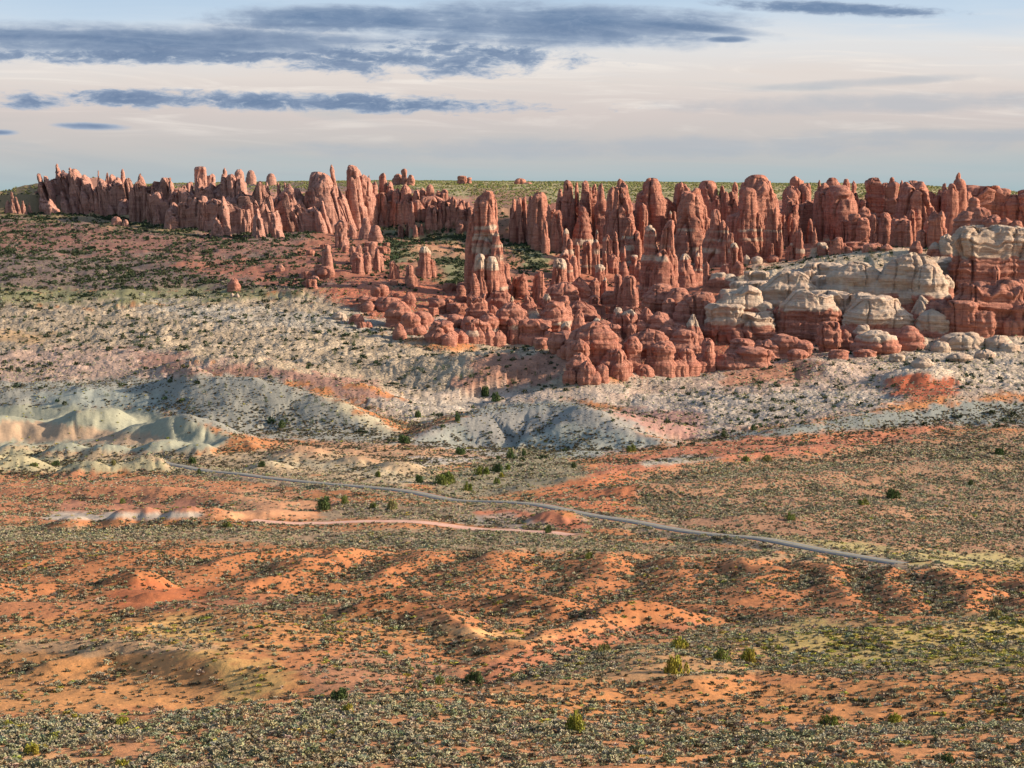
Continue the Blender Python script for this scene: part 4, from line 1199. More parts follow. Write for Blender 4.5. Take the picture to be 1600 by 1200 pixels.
for u, vt, vb, w, k, p in [(1006, 318, 378, 15, 'fin', ''), (932, 358, 402, 12, 'pillar', ''), (884, 358, 424, 23, 'pillar', 'w0.08 b'), (890, 372, 430, 20, 'pillar', 'b'), (902, 377, 430, 12, 'pillar', 'w0.1'), (918, 372, 428, 17, 'pillar', 'b'), (931, 375, 434, 17, 'pillar', 'b'), (932, 358, 420, 10, 'pillar', 'w0.1'),
                           (950, 367, 424, 19, 'pillar', 'b'), (961, 362, 424, 13, 'pillar', 'b'), (975, 384, 428, 12, 'pillar', 'b'), (882, 388, 434, 27, 'pillar', 'b'), (872, 404, 458, 27, 'pillar', 'w0.25'), (887, 402, 450, 20, 'pillar', 'b'), (896, 400, 446, 14, 'pillar', 'b'), (937, 414, 440, 19, 'pillar', 'w0.25'), (957, 396, 428, 20, 'pillar', 'b'), (946, 392, 430, 12, 'pillar', 'b'),
                           (1070, 397, 449, 34, 'cone', 'w0.12'), (1010, 417, 447, 20, 'pillar', ''), (975, 404, 444, 18, 'cone', ''), (998, 409, 440, 14, 'cone', ''), (991, 394, 430, 15, 'pillar', 'w0.15'), (1005, 343, 400, 11, 'spire', ''), (1061, 378, 410, 13, 'pillar', ''), (1090, 391, 444, 21, 'pillar', 'b'), (1094, 383, 430, 9, 'pillar', ''), (1103, 406, 446, 10, 'pillar', ''), (984, 372, 410, 12, 'fin', 'b'), (996, 360, 405, 10, 'fin', '')]:
    rock(u, vt, vb, w, k, p)
rock(1019, 354, 446, 42, 'tower', 'b w0.06', 1.0, 0, Y=1590, label='left and broader of the twin orange pinnacles', lm='twin orange pinnacles')
rock(1042, 343, 446, 38, 'tower', 'b', 1.0, 0.02, Y=1585, label='right and sharper of the twin orange pinnacles, lit on its right side')
rock(1038, 392, 448, 40, 'fin', 'b', 1.0, 0.0, Y=1580)
# ---- fins behind, from the domed fin to the massive fin
for u, vt, vb, w, k, p in [(1064, 283, 366, 26, 'fin', ''), (1075, 300, 372, 20, 'fin', ''), (1053, 326, 375, 9, 'fin', 'w0.06'), (1047, 330, 375, 8, 'fin', 'w0.06'), (1061, 332, 378, 9, 'fin', 'w0.06'), (1068, 334, 378, 8, 'fin', ''), (1105, 284, 352, 25, 'fin', ''), (1096, 299, 360, 15, 'pillar', ''), (1128, 286, 358, 10, 'fin', ''), (1144, 295, 362, 20, 'pillar', ''), (1147, 285, 340, 11, 'fin', ''), (1134, 300, 362, 11, 'fin', ''), (1120, 305, 362, 12, 'fin', ''),
                           (1166, 296, 404, 38, 'tower', 'b'), (1185, 327, 402, 15, 'spire', 'b'), (1176, 352, 404, 14, 'pillar', 'b'), (1202, 316, 402, 24, 'tower', 'b'), (1211, 323, 402, 11, 'pillar', 'b'), (1219, 345, 402, 10, 'pillar', 'b'), (1194, 360, 404, 11, 'pillar', 'w0.08'), (1205, 377, 406, 12, 'pillar', ''), (1250, 355, 404, 16, 'pillar', 'b'), (1235, 379, 406, 15, 'pillar', 'w0.1'), (1243, 372, 404, 9, 'pillar', ''), (1157, 380, 410, 9, 'spire', ''), (1184, 394, 408, 11, 'boulder', ''), (1208, 398, 410, 22, 'boulder', ''), (1182, 400, 412, 18, 'boulder', 'c1.1'), (1166, 398, 414, 10, 'boulder', 'c1.1')]:
    rock(u, vt, vb, w, k, p)
rock(1180, 277, 390, 62, 'fin', '', 1.3, 0.02, label='massive round-shouldered red fin on the skyline, wider than its neighbours', lm='massive round-shouldered fin')
rock(1161, 285, 372, 16, 'dome')
rock(1082, 297, 412, 54, 'tower', 'b', 1.4, 0.0, label='stepped ridge-backed fin rising behind the orange-tipped pinnacles', lm='stepped ridge-backed fin')
rock(1098, 318, 410, 26, 'fin', 'b', 1.2, -0.04)
rock(1117, 330, 414, 42, 'tower', 'b', 1.2, 0.0, label='bright orange pointed pinnacle in front of the stepped fin', lm='bright orange pinnacle')
rock(1108, 358, 414, 18, 'fin', 'b', 1.2)
rock(1128, 345, 414, 18, 'fin', 'b', 1.2)
for u, vt, vb, w, k, p in [(1135, 351, 416, 14, 'spire', 'b'), (1142, 364, 420, 14, 'pillar', 'b'), (1147, 380, 428, 19, 'pillar', 'w0.1'), (1136, 410, 434, 21, 'boulder', ''), (1154, 408, 430, 18, 'dome', ''), (1120, 426, 447, 26, 'block', 'c0.35'), (1140, 428, 446, 26, 'boulder', 'c0.5'), (1085, 425, 445, 30, 'dome', '')]:
    rock(u, vt, vb, w, k, p)
# ---- wall sections filling in behind the fins
for u, vt, vb, w in [(818, 308, 374, 44), (858, 318, 384, 40), (900, 304, 372, 56), (945, 300, 374, 56), (996, 316, 368, 50), (1050, 304, 362, 60), (1102, 298, 356, 60), (1150, 298, 362, 56),
                     (1212, 312, 380, 60), (1262, 302, 366, 60), (1318, 302, 366, 56), (1410, 300, 364, 60), (1460, 302, 364, 56), (1345, 330, 378, 60)]:
    rock(u, vt, vb, w * 1.15, 'massif', '', None, 0.0)
# ---- right part of the wall
for u, vt, vb, w, k, p in [(1247, 276, 330, 24, 'pillar', ''), (1235, 293, 356, 36, 'fin', ''), (1256, 288, 352, 20, 'fin', ''), (1261, 286, 350, 9, 'fin', ''), (1279, 277, 330, 12, 'spire', ''), (1300, 278, 322, 28, 'dome', ''), (1290, 288, 372, 38, 'fin', ''), (1312, 292, 372, 34, 'fin', ''), (1322, 280, 320, 12, 'pillar', ''), (1333, 282, 322, 10, 'pillar', ''),
                           (1287, 314, 372, 18, 'pillar', ''), (1300, 316, 368, 9, 'pillar', ''), (1308, 318, 368, 9, 'pillar', ''), (1321, 324, 372, 12, 'pillar', ''), (1276, 330, 372, 12, 'pillar', ''), (1265, 342, 380, 11, 'fin', ''), (1240, 340, 385, 14, 'fin', ''), (1225, 335, 385, 12, 'fin', ''), (1273, 355, 402, 18, 'cone', 'k0.30,0.14'), (1284, 379, 400, 18, 'block', 'w0.2'), (1291, 366, 390, 10, 'pillar', 'b'),
                           (1306, 371, 398, 20, 'block', ''), (1316, 380, 396, 14, 'block', ''), (1324, 385, 396, 13, 'block', ''), (1337, 378, 392, 40, 'block', ''), (1368, 380, 392, 34, 'block', ''), (1385, 381, 392, 22, 'boulder', ''),
                           (1350, 322, 380, 30, 'dome', ''), (1364, 336, 382, 16, 'pillar', ''), (1334, 334, 386, 20, 'block', ''), (1348, 341, 386, 20, 'block', ''), (1382, 333, 384, 20, 'pillar', ''), (1395, 340, 384, 12, 'pillar', ''), (1406, 342, 386, 32, 'block', ''), (1413, 337, 380, 11, 'boulder', ''), (1420, 347, 386, 14, 'pillar', ''), (1424, 327, 378, 16, 'pillar', ''), (1464, 329, 388, 30, 'pillar', ''), (1440, 360, 388, 14, 'fin', ''), (1450, 340, 386, 12, 'fin', ''), (1432, 376, 396, 24, 'dome', ''),
                           (1394, 277, 320, 11, 'pillar', ''), (1407, 296, 366, 12, 'fin', ''), (1448, 293, 366, 22, 'fin', ''), (1461, 302, 366, 14, 'fin', ''), (1408, 282, 330, 7, 'spire', '')]:
    rock(u, vt, vb, w, k, p)
rock(1366, 280, 366, 40, 'block', '', 1.0, label='left half of the flat-topped red massif on the right skyline', lm='flat-topped massif')
rock(1388, 283, 368, 34, 'block', '', 1.0)
rock(1428, 285, 372, 56, 'fin', '', 1.2, label='smooth slab-sided massif with a dark face right of the flat-topped one', lm='slab-sided massif')
rock(1497, 267, 300, 11, 'spire', '', 1.0, 0.0, Y=1930, label='small knob balanced on the highest spire at the right skyline', lm='knob-topped lookout spire')
rock(1497, 281, 372, 24, 'fin', '', 1.2, Y=1900)
rock(1486, 288, 372, 20, 'fin', '', 1.2, Y=1880)
for u, vt, vb, w, k, p in [(1476, 287, 366, 18, 'fin', ''), (1467, 296, 360, 14, 'fin', ''), (1508, 296, 372, 24, 'fin', ''), (1520, 308, 376, 30, 'dome', ''), (1534, 322, 376, 34, 'dome', ''), (1510, 330, 380, 40, 'dome', ''), (1550, 335, 378, 34, 'dome', ''), (1570, 340, 380, 30, 'dome', ''), (1588, 345, 382, 26, 'dome', ''), (1500, 345, 384, 34, 'dome', ''),
                           (1530, 291, 345, 54, 'block', ''), (1558, 296, 348, 36, 'block', ''), (1580, 304, 352, 44, 'dome', ''), (1612, 298, 352, 44, 'block', ''), (1640, 305, 355, 40, 'dome', '')]:
    rock(u, vt, vb, w, k, p)
# ---- cream-topped slickrock on the right
for u, vt, vb, w, k, p in [(1480, 365, 412, 30, 'dome', 'c0.5'), (1530, 354, 412, 64, 'block', 'c0.5'), (1568, 354, 416, 52, 'block', 'c0.5'), (1600, 358, 420, 50, 'block', 'c0.5'), (1460, 378, 408, 26, 'dome', 'c0.3'), (1534, 385, 440, 30, 'fin', 'c0.15'), (1518, 392, 440, 22, 'fin', ''), (1560, 395, 450, 34, 'fin', 'c0.2'), (1590, 385, 450, 30, 'fin', 'c0.3'),
                           (1555, 416, 468, 26, 'pillar', ''), (1590, 438, 480, 30, 'block', ''), (1540, 462, 500, 40, 'block', ''), (1575, 470, 512, 40, 'block', ''), (1605, 462, 520, 40, 'block', ''), (1500, 471, 520, 46, 'block', ''), (1480, 480, 522, 22, 'block', ''), (1535, 486, 524, 38, 'block', ''), (1580, 492, 524, 44, 'dome', ''), (1520, 450, 480, 30, 'block', ''), (1615, 430, 470, 40, 'block', '')]:
    rock(u, vt, vb, w, k, p)
for u, vt, vb, w, k, p, dv in [(1235, 424, 500, 96, 'dome', 'c0.6', -12), (1335, 410, 505, 110, 'dome', 'c0.6', -14), (1425, 394, 490, 110, 'dome', 'c0.6', -14), (1265, 452, 545, 100, 'dome', 'c0.3', -14), (1370, 462, 545, 110, 'dome', 'c0.45', -14), (1160, 446, 535, 90, 'dome', 'c0.35', -14),
                               (1540, 355, 470, 120, 'block', 'c0.36', -10), (1600, 357, 480, 90, 'block', 'c0.36', -10), (1550, 440, 525, 120, 'block', '', -8), (1470, 470, 525, 60, 'block', '', -8)]:
    rock(u, vt, vb, w, k, p, 0.6, 0, Y=ray(u, vb + dv))
rock(1368, 433, 486, 58, 'dome', 'c0.75', lm=None)
rock(1285, 429, 470, 64, 'dome', 'c0.8')
rock(1345, 456, 515, 50, 'dome', 'c0.5')
rock(1293, 456, 515, 64, 'block', 'c0.45')
rock(1450, 413, 480, 62, 'dome', 'c0.6', label='large layered cream dome with red base at the right edge of the slickrock', lm='large layered cream dome')
rock(1439, 460, 495, 36, 'cone', 'c0.7', label='small pointed cream cone before the large layered dome', lm='pointed cream cone')
rock(1396, 478, 528, 70, 'dome', 'c0.5', label='wide smooth cream-capped dome, left of a pair in front', lm='wide cream-capped dome')
rock(1458, 481, 526, 54, 'dome', 'c0.62', label='smooth cream-capped dome, right of a pair, sunlit on its right', lm='right cream-capped dome')
for u, vt, vb, w, k, p in [(1296, 504, 550, 42, 'block', ''), (1320, 515, 548, 30, 'dome', ''), (1368, 516, 553, 68, 'dome', 'c0.3'), (1348, 506, 545, 34, 'dome', 'c0.3'), (1420, 509, 545, 46, 'dome', ''), (1128, 476, 534, 58, 'block', 'c0.4'), (1184, 488, 534, 58, 'block', 'c0.35'), (1143, 452, 490, 46, 'block', 'c0.7'), (1160, 466, 495, 36, 'boulder', 'c0.9'), (1196, 470, 500, 34, 'boulder', 'c0.6'), (1247, 456, 524, 24, 'dome', ''), (1221, 479, 524, 32, 'dome', ''), (1265, 460, 515, 18, 'fin', ''),
                           (1195, 440, 472, 64, 'block', 'c0.6'), (1240, 432, 466, 58, 'dome', 'c0.8'), (1180, 424, 450, 50, 'block', 'c0.8'), (1330, 414, 440, 80, 'block', 'c1'), (1392, 414, 440, 74, 'block', 'c1'), (1285, 411, 436, 70, 'block', 'c1'), (1425, 402, 425, 60, 'block', 'c1'), (1478, 428, 470, 26, 'dome', 'c0.4'), (1405, 434, 470, 40, 'dome', 'c0.8'), (1325, 432, 466, 44, 'dome', 'c0.8'), (1418, 450, 482, 34, 'dome', 'c0.6'), (1245, 420, 444, 50, 'block', 'c1'), (1465, 402, 430, 40, 'block', 'c0.8'), (1215, 464, 490, 50, 'block', 'c0.5'), (1160, 440, 468, 40, 'block', 'c0.6'),
                           (1505, 518, 542, 60, 'boulder', 'c0.9'), (1560, 522, 545, 38, 'boulder', 'c0.9'), (1578, 534, 550, 30, 'boulder', 'c0.8'), (1440, 526, 545, 22, 'boulder', 'c0.8'), (1470, 532, 550, 30, 'boulder', 'c0.9'), (1540, 545, 560, 34, 'boulder', 'c0.9'), (1500, 552, 566, 40, 'boulder', 'c0.9'), (1400, 552, 566, 30, 'boulder', 'c0.9'), (1440, 558, 574, 34, 'boulder', 'c0.9')]:
    rock(u, vt, vb, w, k, p)
# ---- red domes and knobs in front
for u, vt, vb, w, k, dv in [(800, 470, 540, 60, 'dome', -8), (745, 496, 542, 60, 'dome', -6), (690, 500, 540, 50, 'dome', -6), (830, 500, 545, 56, 'block', -6), (780, 452, 500, 50, 'dome', -8), (880, 440, 500, 60, 'dome', -8), (625, 470, 520, 50, 'dome', -8)]:
    rock(u, vt, vb, w, k, '', 0.7, 0, Y=ray(u, vb + dv))
for u, vt, vb, w, k, dv in [(930, 503, 580, 84, 'dome', -14), (1012, 514, 580, 84, 'dome', -14), (862, 488, 540, 70, 'dome', -12), (1068, 516, 575, 66, 'dome', -12), (905, 470, 520, 62, 'dome', -10), (985, 478, 530, 66, 'dome', -10), (1045, 500, 545, 70, 'dome', -12), (960, 545, 590, 60, 'dome', -8)]:
    rock(u, vt, vb, w, k, '', 0.6, 0, Y=ray(u, vb + dv))
for u, vt, vb, w, k, p in [(905, 432, 470, 36, 'dome', ''), (920, 445, 468, 18, 'pillar', ''), (928, 434, 464, 18, 'pillar', ''), (945, 434, 466, 19, 'pillar', 'w0.1'), (965, 430, 484, 24, 'pillar', ''), (974, 440, 486, 20, 'pillar', ''), (985, 432, 486, 24, 'pillar', ''), (955, 455, 486, 34, 'dome', ''), (930, 462, 492, 28, 'pillar', ''), (855, 456, 526, 22, 'pillar', 'k0.9,0.05'), (868, 468, 534, 46, 'dome', 'k0.55,0.03'), (882, 462, 520, 26, 'dome', ''), (825, 462, 510, 30, 'dome', 'k0.55,0.05'), (800, 462, 508, 24, 'pillar', 'w0.1'),
                           (832, 490, 528, 30, 'dome', 'w0.18'), (802, 500, 538, 28, 'pillar', 'k0.75,0.05'), (738, 504, 536, 27, 'dome', 'k0.6,0.08'), (763, 489, 534, 34, 'dome', 'k0.5,0.08'), (825, 518, 540, 20, 'boulder', ''), (845, 526, 545, 20, 'boulder', ''), (905, 480, 545, 34, 'cone', ''), (884, 503, 545, 16, 'pillar', 'w0.15'), (920, 500, 545, 32, 'dome', ''), (943, 500, 530, 28, 'boulder', ''), (932, 497, 530, 16, 'boulder', 'w0.3'), (965, 482, 540, 32, 'pillar', 'c0.08'), (985, 485, 540, 28, 'pillar', 'w0.1'), (960, 505, 548, 30, 'dome', ''), (988, 506, 548, 30, 'pillar', ''),
                           (1032, 444, 494, 64, 'dome', ''), (1060, 450, 492, 40, 'dome', ''), (1072, 471, 506, 34, 'dome', ''), (1045, 466, 500, 22, 'boulder', ''), (1032, 487, 536, 42, 'dome', ''), (1095, 458, 500, 44, 'block', ''), (1110, 470, 505, 30, 'block', ''), (1010, 480, 520, 26, 'dome', ''), (1000, 500, 540, 24, 'dome', ''), (1045, 507, 545, 30, 'dome', ''),
                           (905, 529, 572, 40, 'dome', ''), (935, 526, 565, 22, 'boulder', ''), (952, 529, 574, 35, 'dome', ''), (990, 526, 580, 32, 'dome', ''), (1015, 535, 582, 26, 'cone', ''), (1035, 530, 586, 46, 'dome', ''), (967, 548, 590, 17, 'pillar', ''), (967, 562, 592, 30, 'dome', ''), (1005, 569, 586, 34, 'boulder', ''), (905, 551, 590, 46, 'boulder', ''), (940, 567, 598, 24, 'dome', ''), (918, 562, 600, 30, 'dome', ''), (890, 575, 600, 24, 'boulder', ''), (930, 580, 600, 20, 'boulder', ''),
                           (1070, 545, 586, 50, 'dome', ''), (1105, 530, 578, 22, 'fin', ''), (1060, 560, 588, 40, 'boulder', ''), (1095, 556, 580, 34, 'boulder', ''), (1225, 522, 560, 60, 'dome', ''), (1252, 530, 558, 34, 'boulder', ''), (1180, 541, 572, 58, 'boulder', ''), (1140, 552, 576, 56, 'boulder', ''), (1200, 530, 562, 50, 'boulder', ''), (1160, 528, 560, 50, 'boulder', ''), (1245, 545, 562, 34, 'boulder', ''), (1350, 545, 558, 40, 'boulder', ''), (1310, 545, 558, 34, 'boulder', ''),
                           (870, 520, 552, 30, 'dome', ''), (850, 508, 540, 26, 'dome', ''), (780, 515, 540, 24, 'boulder', ''), (720, 515, 536, 22, 'boulder', ''), (700, 520, 540, 20, 'boulder', ''), (770, 476, 500, 22, 'dome', ''), (790, 485, 508, 18, 'boulder', '')]:
    rock(u, vt, vb, w, k, p)
rock(1083, 491, 550, 46, 'cone', 'c0.25', 0.9, label='dark pointed red rock with a cream tip in the front rubble', lm='cream-tipped dark rock')
rock(1068, 505, 550, 26, 'dome')

ORD = ['', 'second ', 'third ', 'fourth ', 'fifth ', 'sixth ', 'seventh ', 'eighth ', 'ninth ', 'tenth ', 'eleventh ', 'twelfth ', 'thirteenth ', 'fourteenth ', 'fifteenth ',
       'sixteenth ', 'seventeenth ', 'eighteenth ', 'nineteenth ', 'twentieth ']


MORE_MARKS = {(314, 261): ('flat-topped skyline block', 'flat-topped pink block standing on the skyline over the left cliff'),
              (374, 263): ('rounded skyline knob', 'rounded pink knob on the skyline over the left cliff, right of the flat-topped block'),
              (424, 271): ('low skyline hump', 'low pink hump at the top of the cliff left of the leaning fin'),
              (192, 264): ('small skyline cone', 'small pointed cone on the skyline right of the far left massif'),
              (512, 271): ('leaning grooved fin', 'broad leaning grooved fin left of the thin needle spire'),
              (672, 289): ('square-shouldered pillar', 'square-shouldered pillar where the middle cliff meets the green plateau'),
              (664, 386): ('white-capped stub', 'stout white-capped stub standing on the sandy hollow'),
              (607, 462): ('wide low red mound', 'wide low red rock mound at the edge of the pale slickrock'),
              (513, 379): ('free-standing knob', 'free-standing red knob in front of the middle cliff'),
              (844, 302): ('flat wall fin', 'flat-faced wide fin in the wall right of the gap'),
              (1032, 444): ('broad red dome', 'broad red dome below the twin orange pinnacles'),
              (868, 468): ('banded red dome', 'red dome with a thin white band in the centre rubble'),
              (905, 551): ('lowest red boulder', 'lowest big red boulder where the rubble meets the pale slope'),
              (1225, 522): ('low red slab', 'low layered red slab under the cream-topped blocks'),
              (1128, 476): ('cream-topped block', 'cream-topped red block at the left end of the slickrock'),
              (1273, 355): ('orange-tipped cone', 'small orange-tipped cone with a white base before the dark wall'),
              (1555, 416): ('capped pillar', 'thick red pillar in the shaded recess at the right edge'),
              (1505, 518): ('pale low dome', 'pale low dome on the slope below the right red blocks')}


def label_rocks():
    for r in rocks:
        if (r[1], r[2]) in MORE_MARKS and not r[9]:
            r[9], r[7] = MORE_MARKS.pop((r[1], r[2]))
    marks = [r for r in rocks if r[9]]
    buckets = {}
    for r in rocks:
        o, u, vt, vb, w, kind, pale, lab, grp, lm = r
        o['category'] = 'rock'
        o['kind'] = 'thing'
        if lab:
            o['label'] = lab
            continue
        vm = (vt + vb) / 2
        best = min((q for q in marks if q is not r), key=lambda q: math.hypot(q[1] - u, ((q[2] + q[3]) / 2 - vm) * 1.3))
        dx, dy = u - best[1], vm - (best[2] + best[3]) / 2
        rel = ('left of' if dx < 0 else 'right of') if abs(dx) > 0.7 * abs(dy) else ('above' if dy < 0 else 'below')
        asp = (vb - vt) / w
        size = 'small' if (vb - vt) * w < 450 else ('large' if (vb - vt) * w > 2200 else '')
        if asp > 3.6:
            size = ('slim ' + size).strip()
        tone = 'cream-topped' if 'c' in pale else ('white-capped' if 'w' in pale else ('white-banded' if pale else ('pink' if u < 620 else 'red')))
        buckets.setdefault((size, tone, kind, rel, best[9]), []).append(r)
    for (size, tone, kind, rel, mk), lst in buckets.items():
        if rel in ('left of', 'right of'):
            lst.sort(key=lambda r: abs(r[1] - next(q[1] for q in marks if q[9] == mk)))
            tail = 'nearest it'
        else:
            lst.sort(key=lambda r: r[1])
            tail = 'from the left'
        for i, r in enumerate(lst):
            s = f"{size} {tone} sandstone {WORD[kind]} {rel} {mk}".strip()
            if len(lst) > 1:
                s += f", {ORD[min(i, 19)]}{tail}" if i or tail == 'nearest it' else ', leftmost of its row'
            if len(s.split()) < 16:
                s = s.replace(f' {rel} {mk}', f' {rel} the {mk}')
            r[0]['label'] = s
            r[0]['group'] = 'sandstone fins, domes and boulders'


label_rocks()

# ---- loose boulders heaped among the domes: copies of a few shapes
rr = np.random.RandomState(3)
base_b = []
for i in range(8):
    V, Fq, p, tn = rock_mesh('boulder' if i < 3 else 'block', 6.0, 6.0 * rr.uniform(.7, 1.2), 5.0 * rr.uniform(.7, 1.1), 300 * i, 1400, -60, 900 + i, 0, 1.3, '', 0.0)
    base_b.append(quads_mesh('boulder', V, Fq, {'pale': p, 'tone': tn}, True, [MAT_ROCK]))
REG = [([(560, 470), (640, 440), (780, 440), (900, 470), (960, 500), (900, 580), (840, 540), (640, 535), (560, 510)], 130, 'loose red boulder in the heap between the red domes', 'loose red boulders of the rubble'),
       ([(1000, 470), (1250, 470), (1260, 560), (1010, 585)], 40, 'loose red boulder wedged under the cream-topped blocks', 'loose red boulders under the blocks'),
       ([(470, 380), (620, 380), (620, 450), (480, 450)], 30, 'small red boulder strewn among the knobs before the middle cliff', 'small red boulders of the middle')]


def in_poly(u, v, pts):
    c = False
    for i in range(len(pts)):
        (ax, ay), (bx, by) = pts[i], pts[i - 1]
        if (ay > v) != (by > v) and u < (bx - ax) * (v - ay) / (by - ay) + ax:
            c = not c
    return c


for pts, n, lab, grp in REG:
    k = 0
    while k < n:
        u = rr.uniform(min(p[0] for p in pts), max(p[0] for p in pts))
        v = rr.uniform(min(p[1] for p in pts), max(p[1] for p in pts))
        if not in_poly(u, v, pts):
            continue
        Y = ray(u, v)
        x, y, z = at(u, v, Y)
        o = link('boulder', base_b[rr.randint(8)], None, (x, y, ground(x, y) - 1.2), label=lab, category='rock', group=grp)
        s = 0.5 + 1.7 * rr.rand() ** 1.6
        o.scale = (s, s, s * rr.uniform(.7, 1.3))
        o.rotation_euler = (0, 0, rr.uniform(0, 6.28))
        k += 1
# ---------------------------------------------------------------- brush and trees
def leaf_material(name, stops, var=0.5):
    m, t, bs = new_mat(name)
    tint = t.n('ShaderNodeAttribute', attribute_name='tint').outputs['Color']
    rnd = t.n('ShaderNodeObjectInfo').outputs['Random']
    pos = t.n('ShaderNodeNewGeometry').outputs['Position']
    n = t.noise(pos, 3.0, 3, 0.6)
    f = t.math('ADD', 0.65, t.math('ADD', t.math('MULTIPLY', n, 0.5), t.math('MULTIPLY', rnd, 0.2)))
    fc = t.n('ShaderNodeCombineColor', ins={0: f, 1: f, 2: f}).outputs[0]
    t.link(t.mix(1.0, tint, fc, 'MULTIPLY'), bs.inputs['Base Color'])
    bs.inputs['Roughness'].default_value = 0.9
    return m


MAT_LEAF = leaf_material('brush_leaves', None)
m, t, bs = new_mat('grey_bark')
pos = t.n('ShaderNodeNewGeometry').outputs['Position']
t.link(t.ramp(t.noise(pos, 5, 4, 0.7), [(0.3, (0.10, 0.075, 0.055)), (0.7, (0.22, 0.18, 0.14))]), bs.inputs['Base Color'])
MAT_BARK = m


def tuft_template(n, rs, leaf, shape='dome', up=0.6):
    """n leaf blades through a unit bush (radius 1, height 1): (n*4, 3) vertices"""
    ph = rs.uniform(0, 2 * pi, n)
    if shape == 'dome':
        h = rs.uniform(0.0, 1.0, n)
        rmax = np.sqrt(np.clip(1 - (h * 0.96) ** 2.2, 0, 1)) * (0.82 + 0.18 * np.sin(ph * 3 + rs.uniform(0, 6)))
        r = rmax * np.sqrt(rs.uniform(0.35, 1, n))
    c = np.column_stack([r * np.cos(ph), r * np.sin(ph), h])
    ax = np.column_stack([np.cos(ph) * 0.7, np.sin(ph) * 0.7, np.full(n, up)]) + rs.normal(0, 0.45, (n, 3))
    ax /= np.linalg.norm(ax, axis=1)[:, None]
    sd = np.cross(ax, rs.normal(0, 1, (n, 3)))
    sd /= np.linalg.norm(sd, axis=1)[:, None]
    L = leaf * rs.uniform(0.7, 1.4, n)[:, None]
    Wd = L * 0.55
    a = c - ax * L * 0.5
    V = np.stack([a - sd * Wd * 0.5, a + sd * Wd * 0.5, a + ax * L + sd * Wd * 0.32, a + ax * L - sd * Wd * 0.32], 1)
    V[..., 2] = np.maximum(V[..., 2], -0.05)
    return V.reshape(-1, 3)


def blob_template(rs, n=7):
    """low rough dome for bushes a few pixels wide: vertices and triangles"""
    V = []
    for k, (h, r) in enumerate([(-0.15, 0.9), (0.38, 1.0), (0.8, 0.62)]):
        for i in range(n):
            a = 2 * pi * (i + 0.5 * k) / n
            q = r * rs.uniform(0.72, 1.2)
            V.append((q * cos(a), q * sin(a), h * rs.uniform(0.85, 1.15)))
    V.append((0, 0, 1.0))
    Fq = []
    for k in range(2):
        for i in range(n):
            a, b = k * n + i, k * n + (i + 1) % n
            Fq += [(a, b, b + n), (a, b + n, a + n)]
    for i in range(n):
        Fq.append((2 * n + i, 2 * n + (i + 1) % n, 3 * n))
    return np.array(V), np.array(Fq)


RS = np.random.RandomState(11)
CELL = np.gradient(YS)[:, None] * np.gradient(S)[None, :] * GY                     # square metres per grid cell
CL1 = fbm2(GX * 0.10, GY * 0.10, 3, 201).astype(np.float32)
CL2 = fbm2(GX * 0.03, GY * 0.025, 3, 211).astype(np.float32)
INV = (np.abs(S * F)[None, :] < 1150 + 500 * (GY < 600)) & (VP < 1240) & (GY > 180)


def scatter(dens, clump=1.0, seed=0):
    d = dens * np.clip(1 + clump * (1.1 * CL1 + 0.9 * CL2), 0.05, 3.0) * INV
    lam = (d * CELL).ravel()
    lam = np.minimum(lam, 60)
    rs = np.random.RandomState(seed)
    n = rs.poisson(lam)
    idx = np.repeat(np.arange(len(n)), n)
    i, j = idx // NS, idx % NS
    fi = np.clip(i + rs.uniform(-.5, .5, len(i)), 0, NY - 1.01)
    fj = np.clip(j + rs.uniform(-.5, .5, len(j)), 0, NS - 1.01)
    y = np.interp(fi, np.arange(NY), YS)
    x = y * np.interp(fj, np.arange(NS), S)
    z = sample(Z, x, y)
    return x, y, z, HOL.ravel()[idx], rs


def visible(x, y, z, margin=2.0):
    """points not hidden by the ground seen from the camera (with a margin)"""
    j = np.interp(x / y, S, np.arange(NS)).astype(int)
    v = project(x, y, z)[1]
    vmin = np.minimum.accumulate(VPF, axis=0)
    i = np.clip(np.searchsorted(YS, y) - 2, 0, NY - 1)
    return v < vmin[i, j] + margin


_, VPF = project(GX, GY, Z)


def mean_col(base, n, rs, var=0.22, hue=0.10):
    c = np.array(base)[None, :] * rs.uniform(1 - var, 1 + var, (n, 1)) * (1 + rs.normal(0, hue, (n, 3)) * np.array([1, .6, 1]))
    return np.clip(c, 0.01, 0.9)


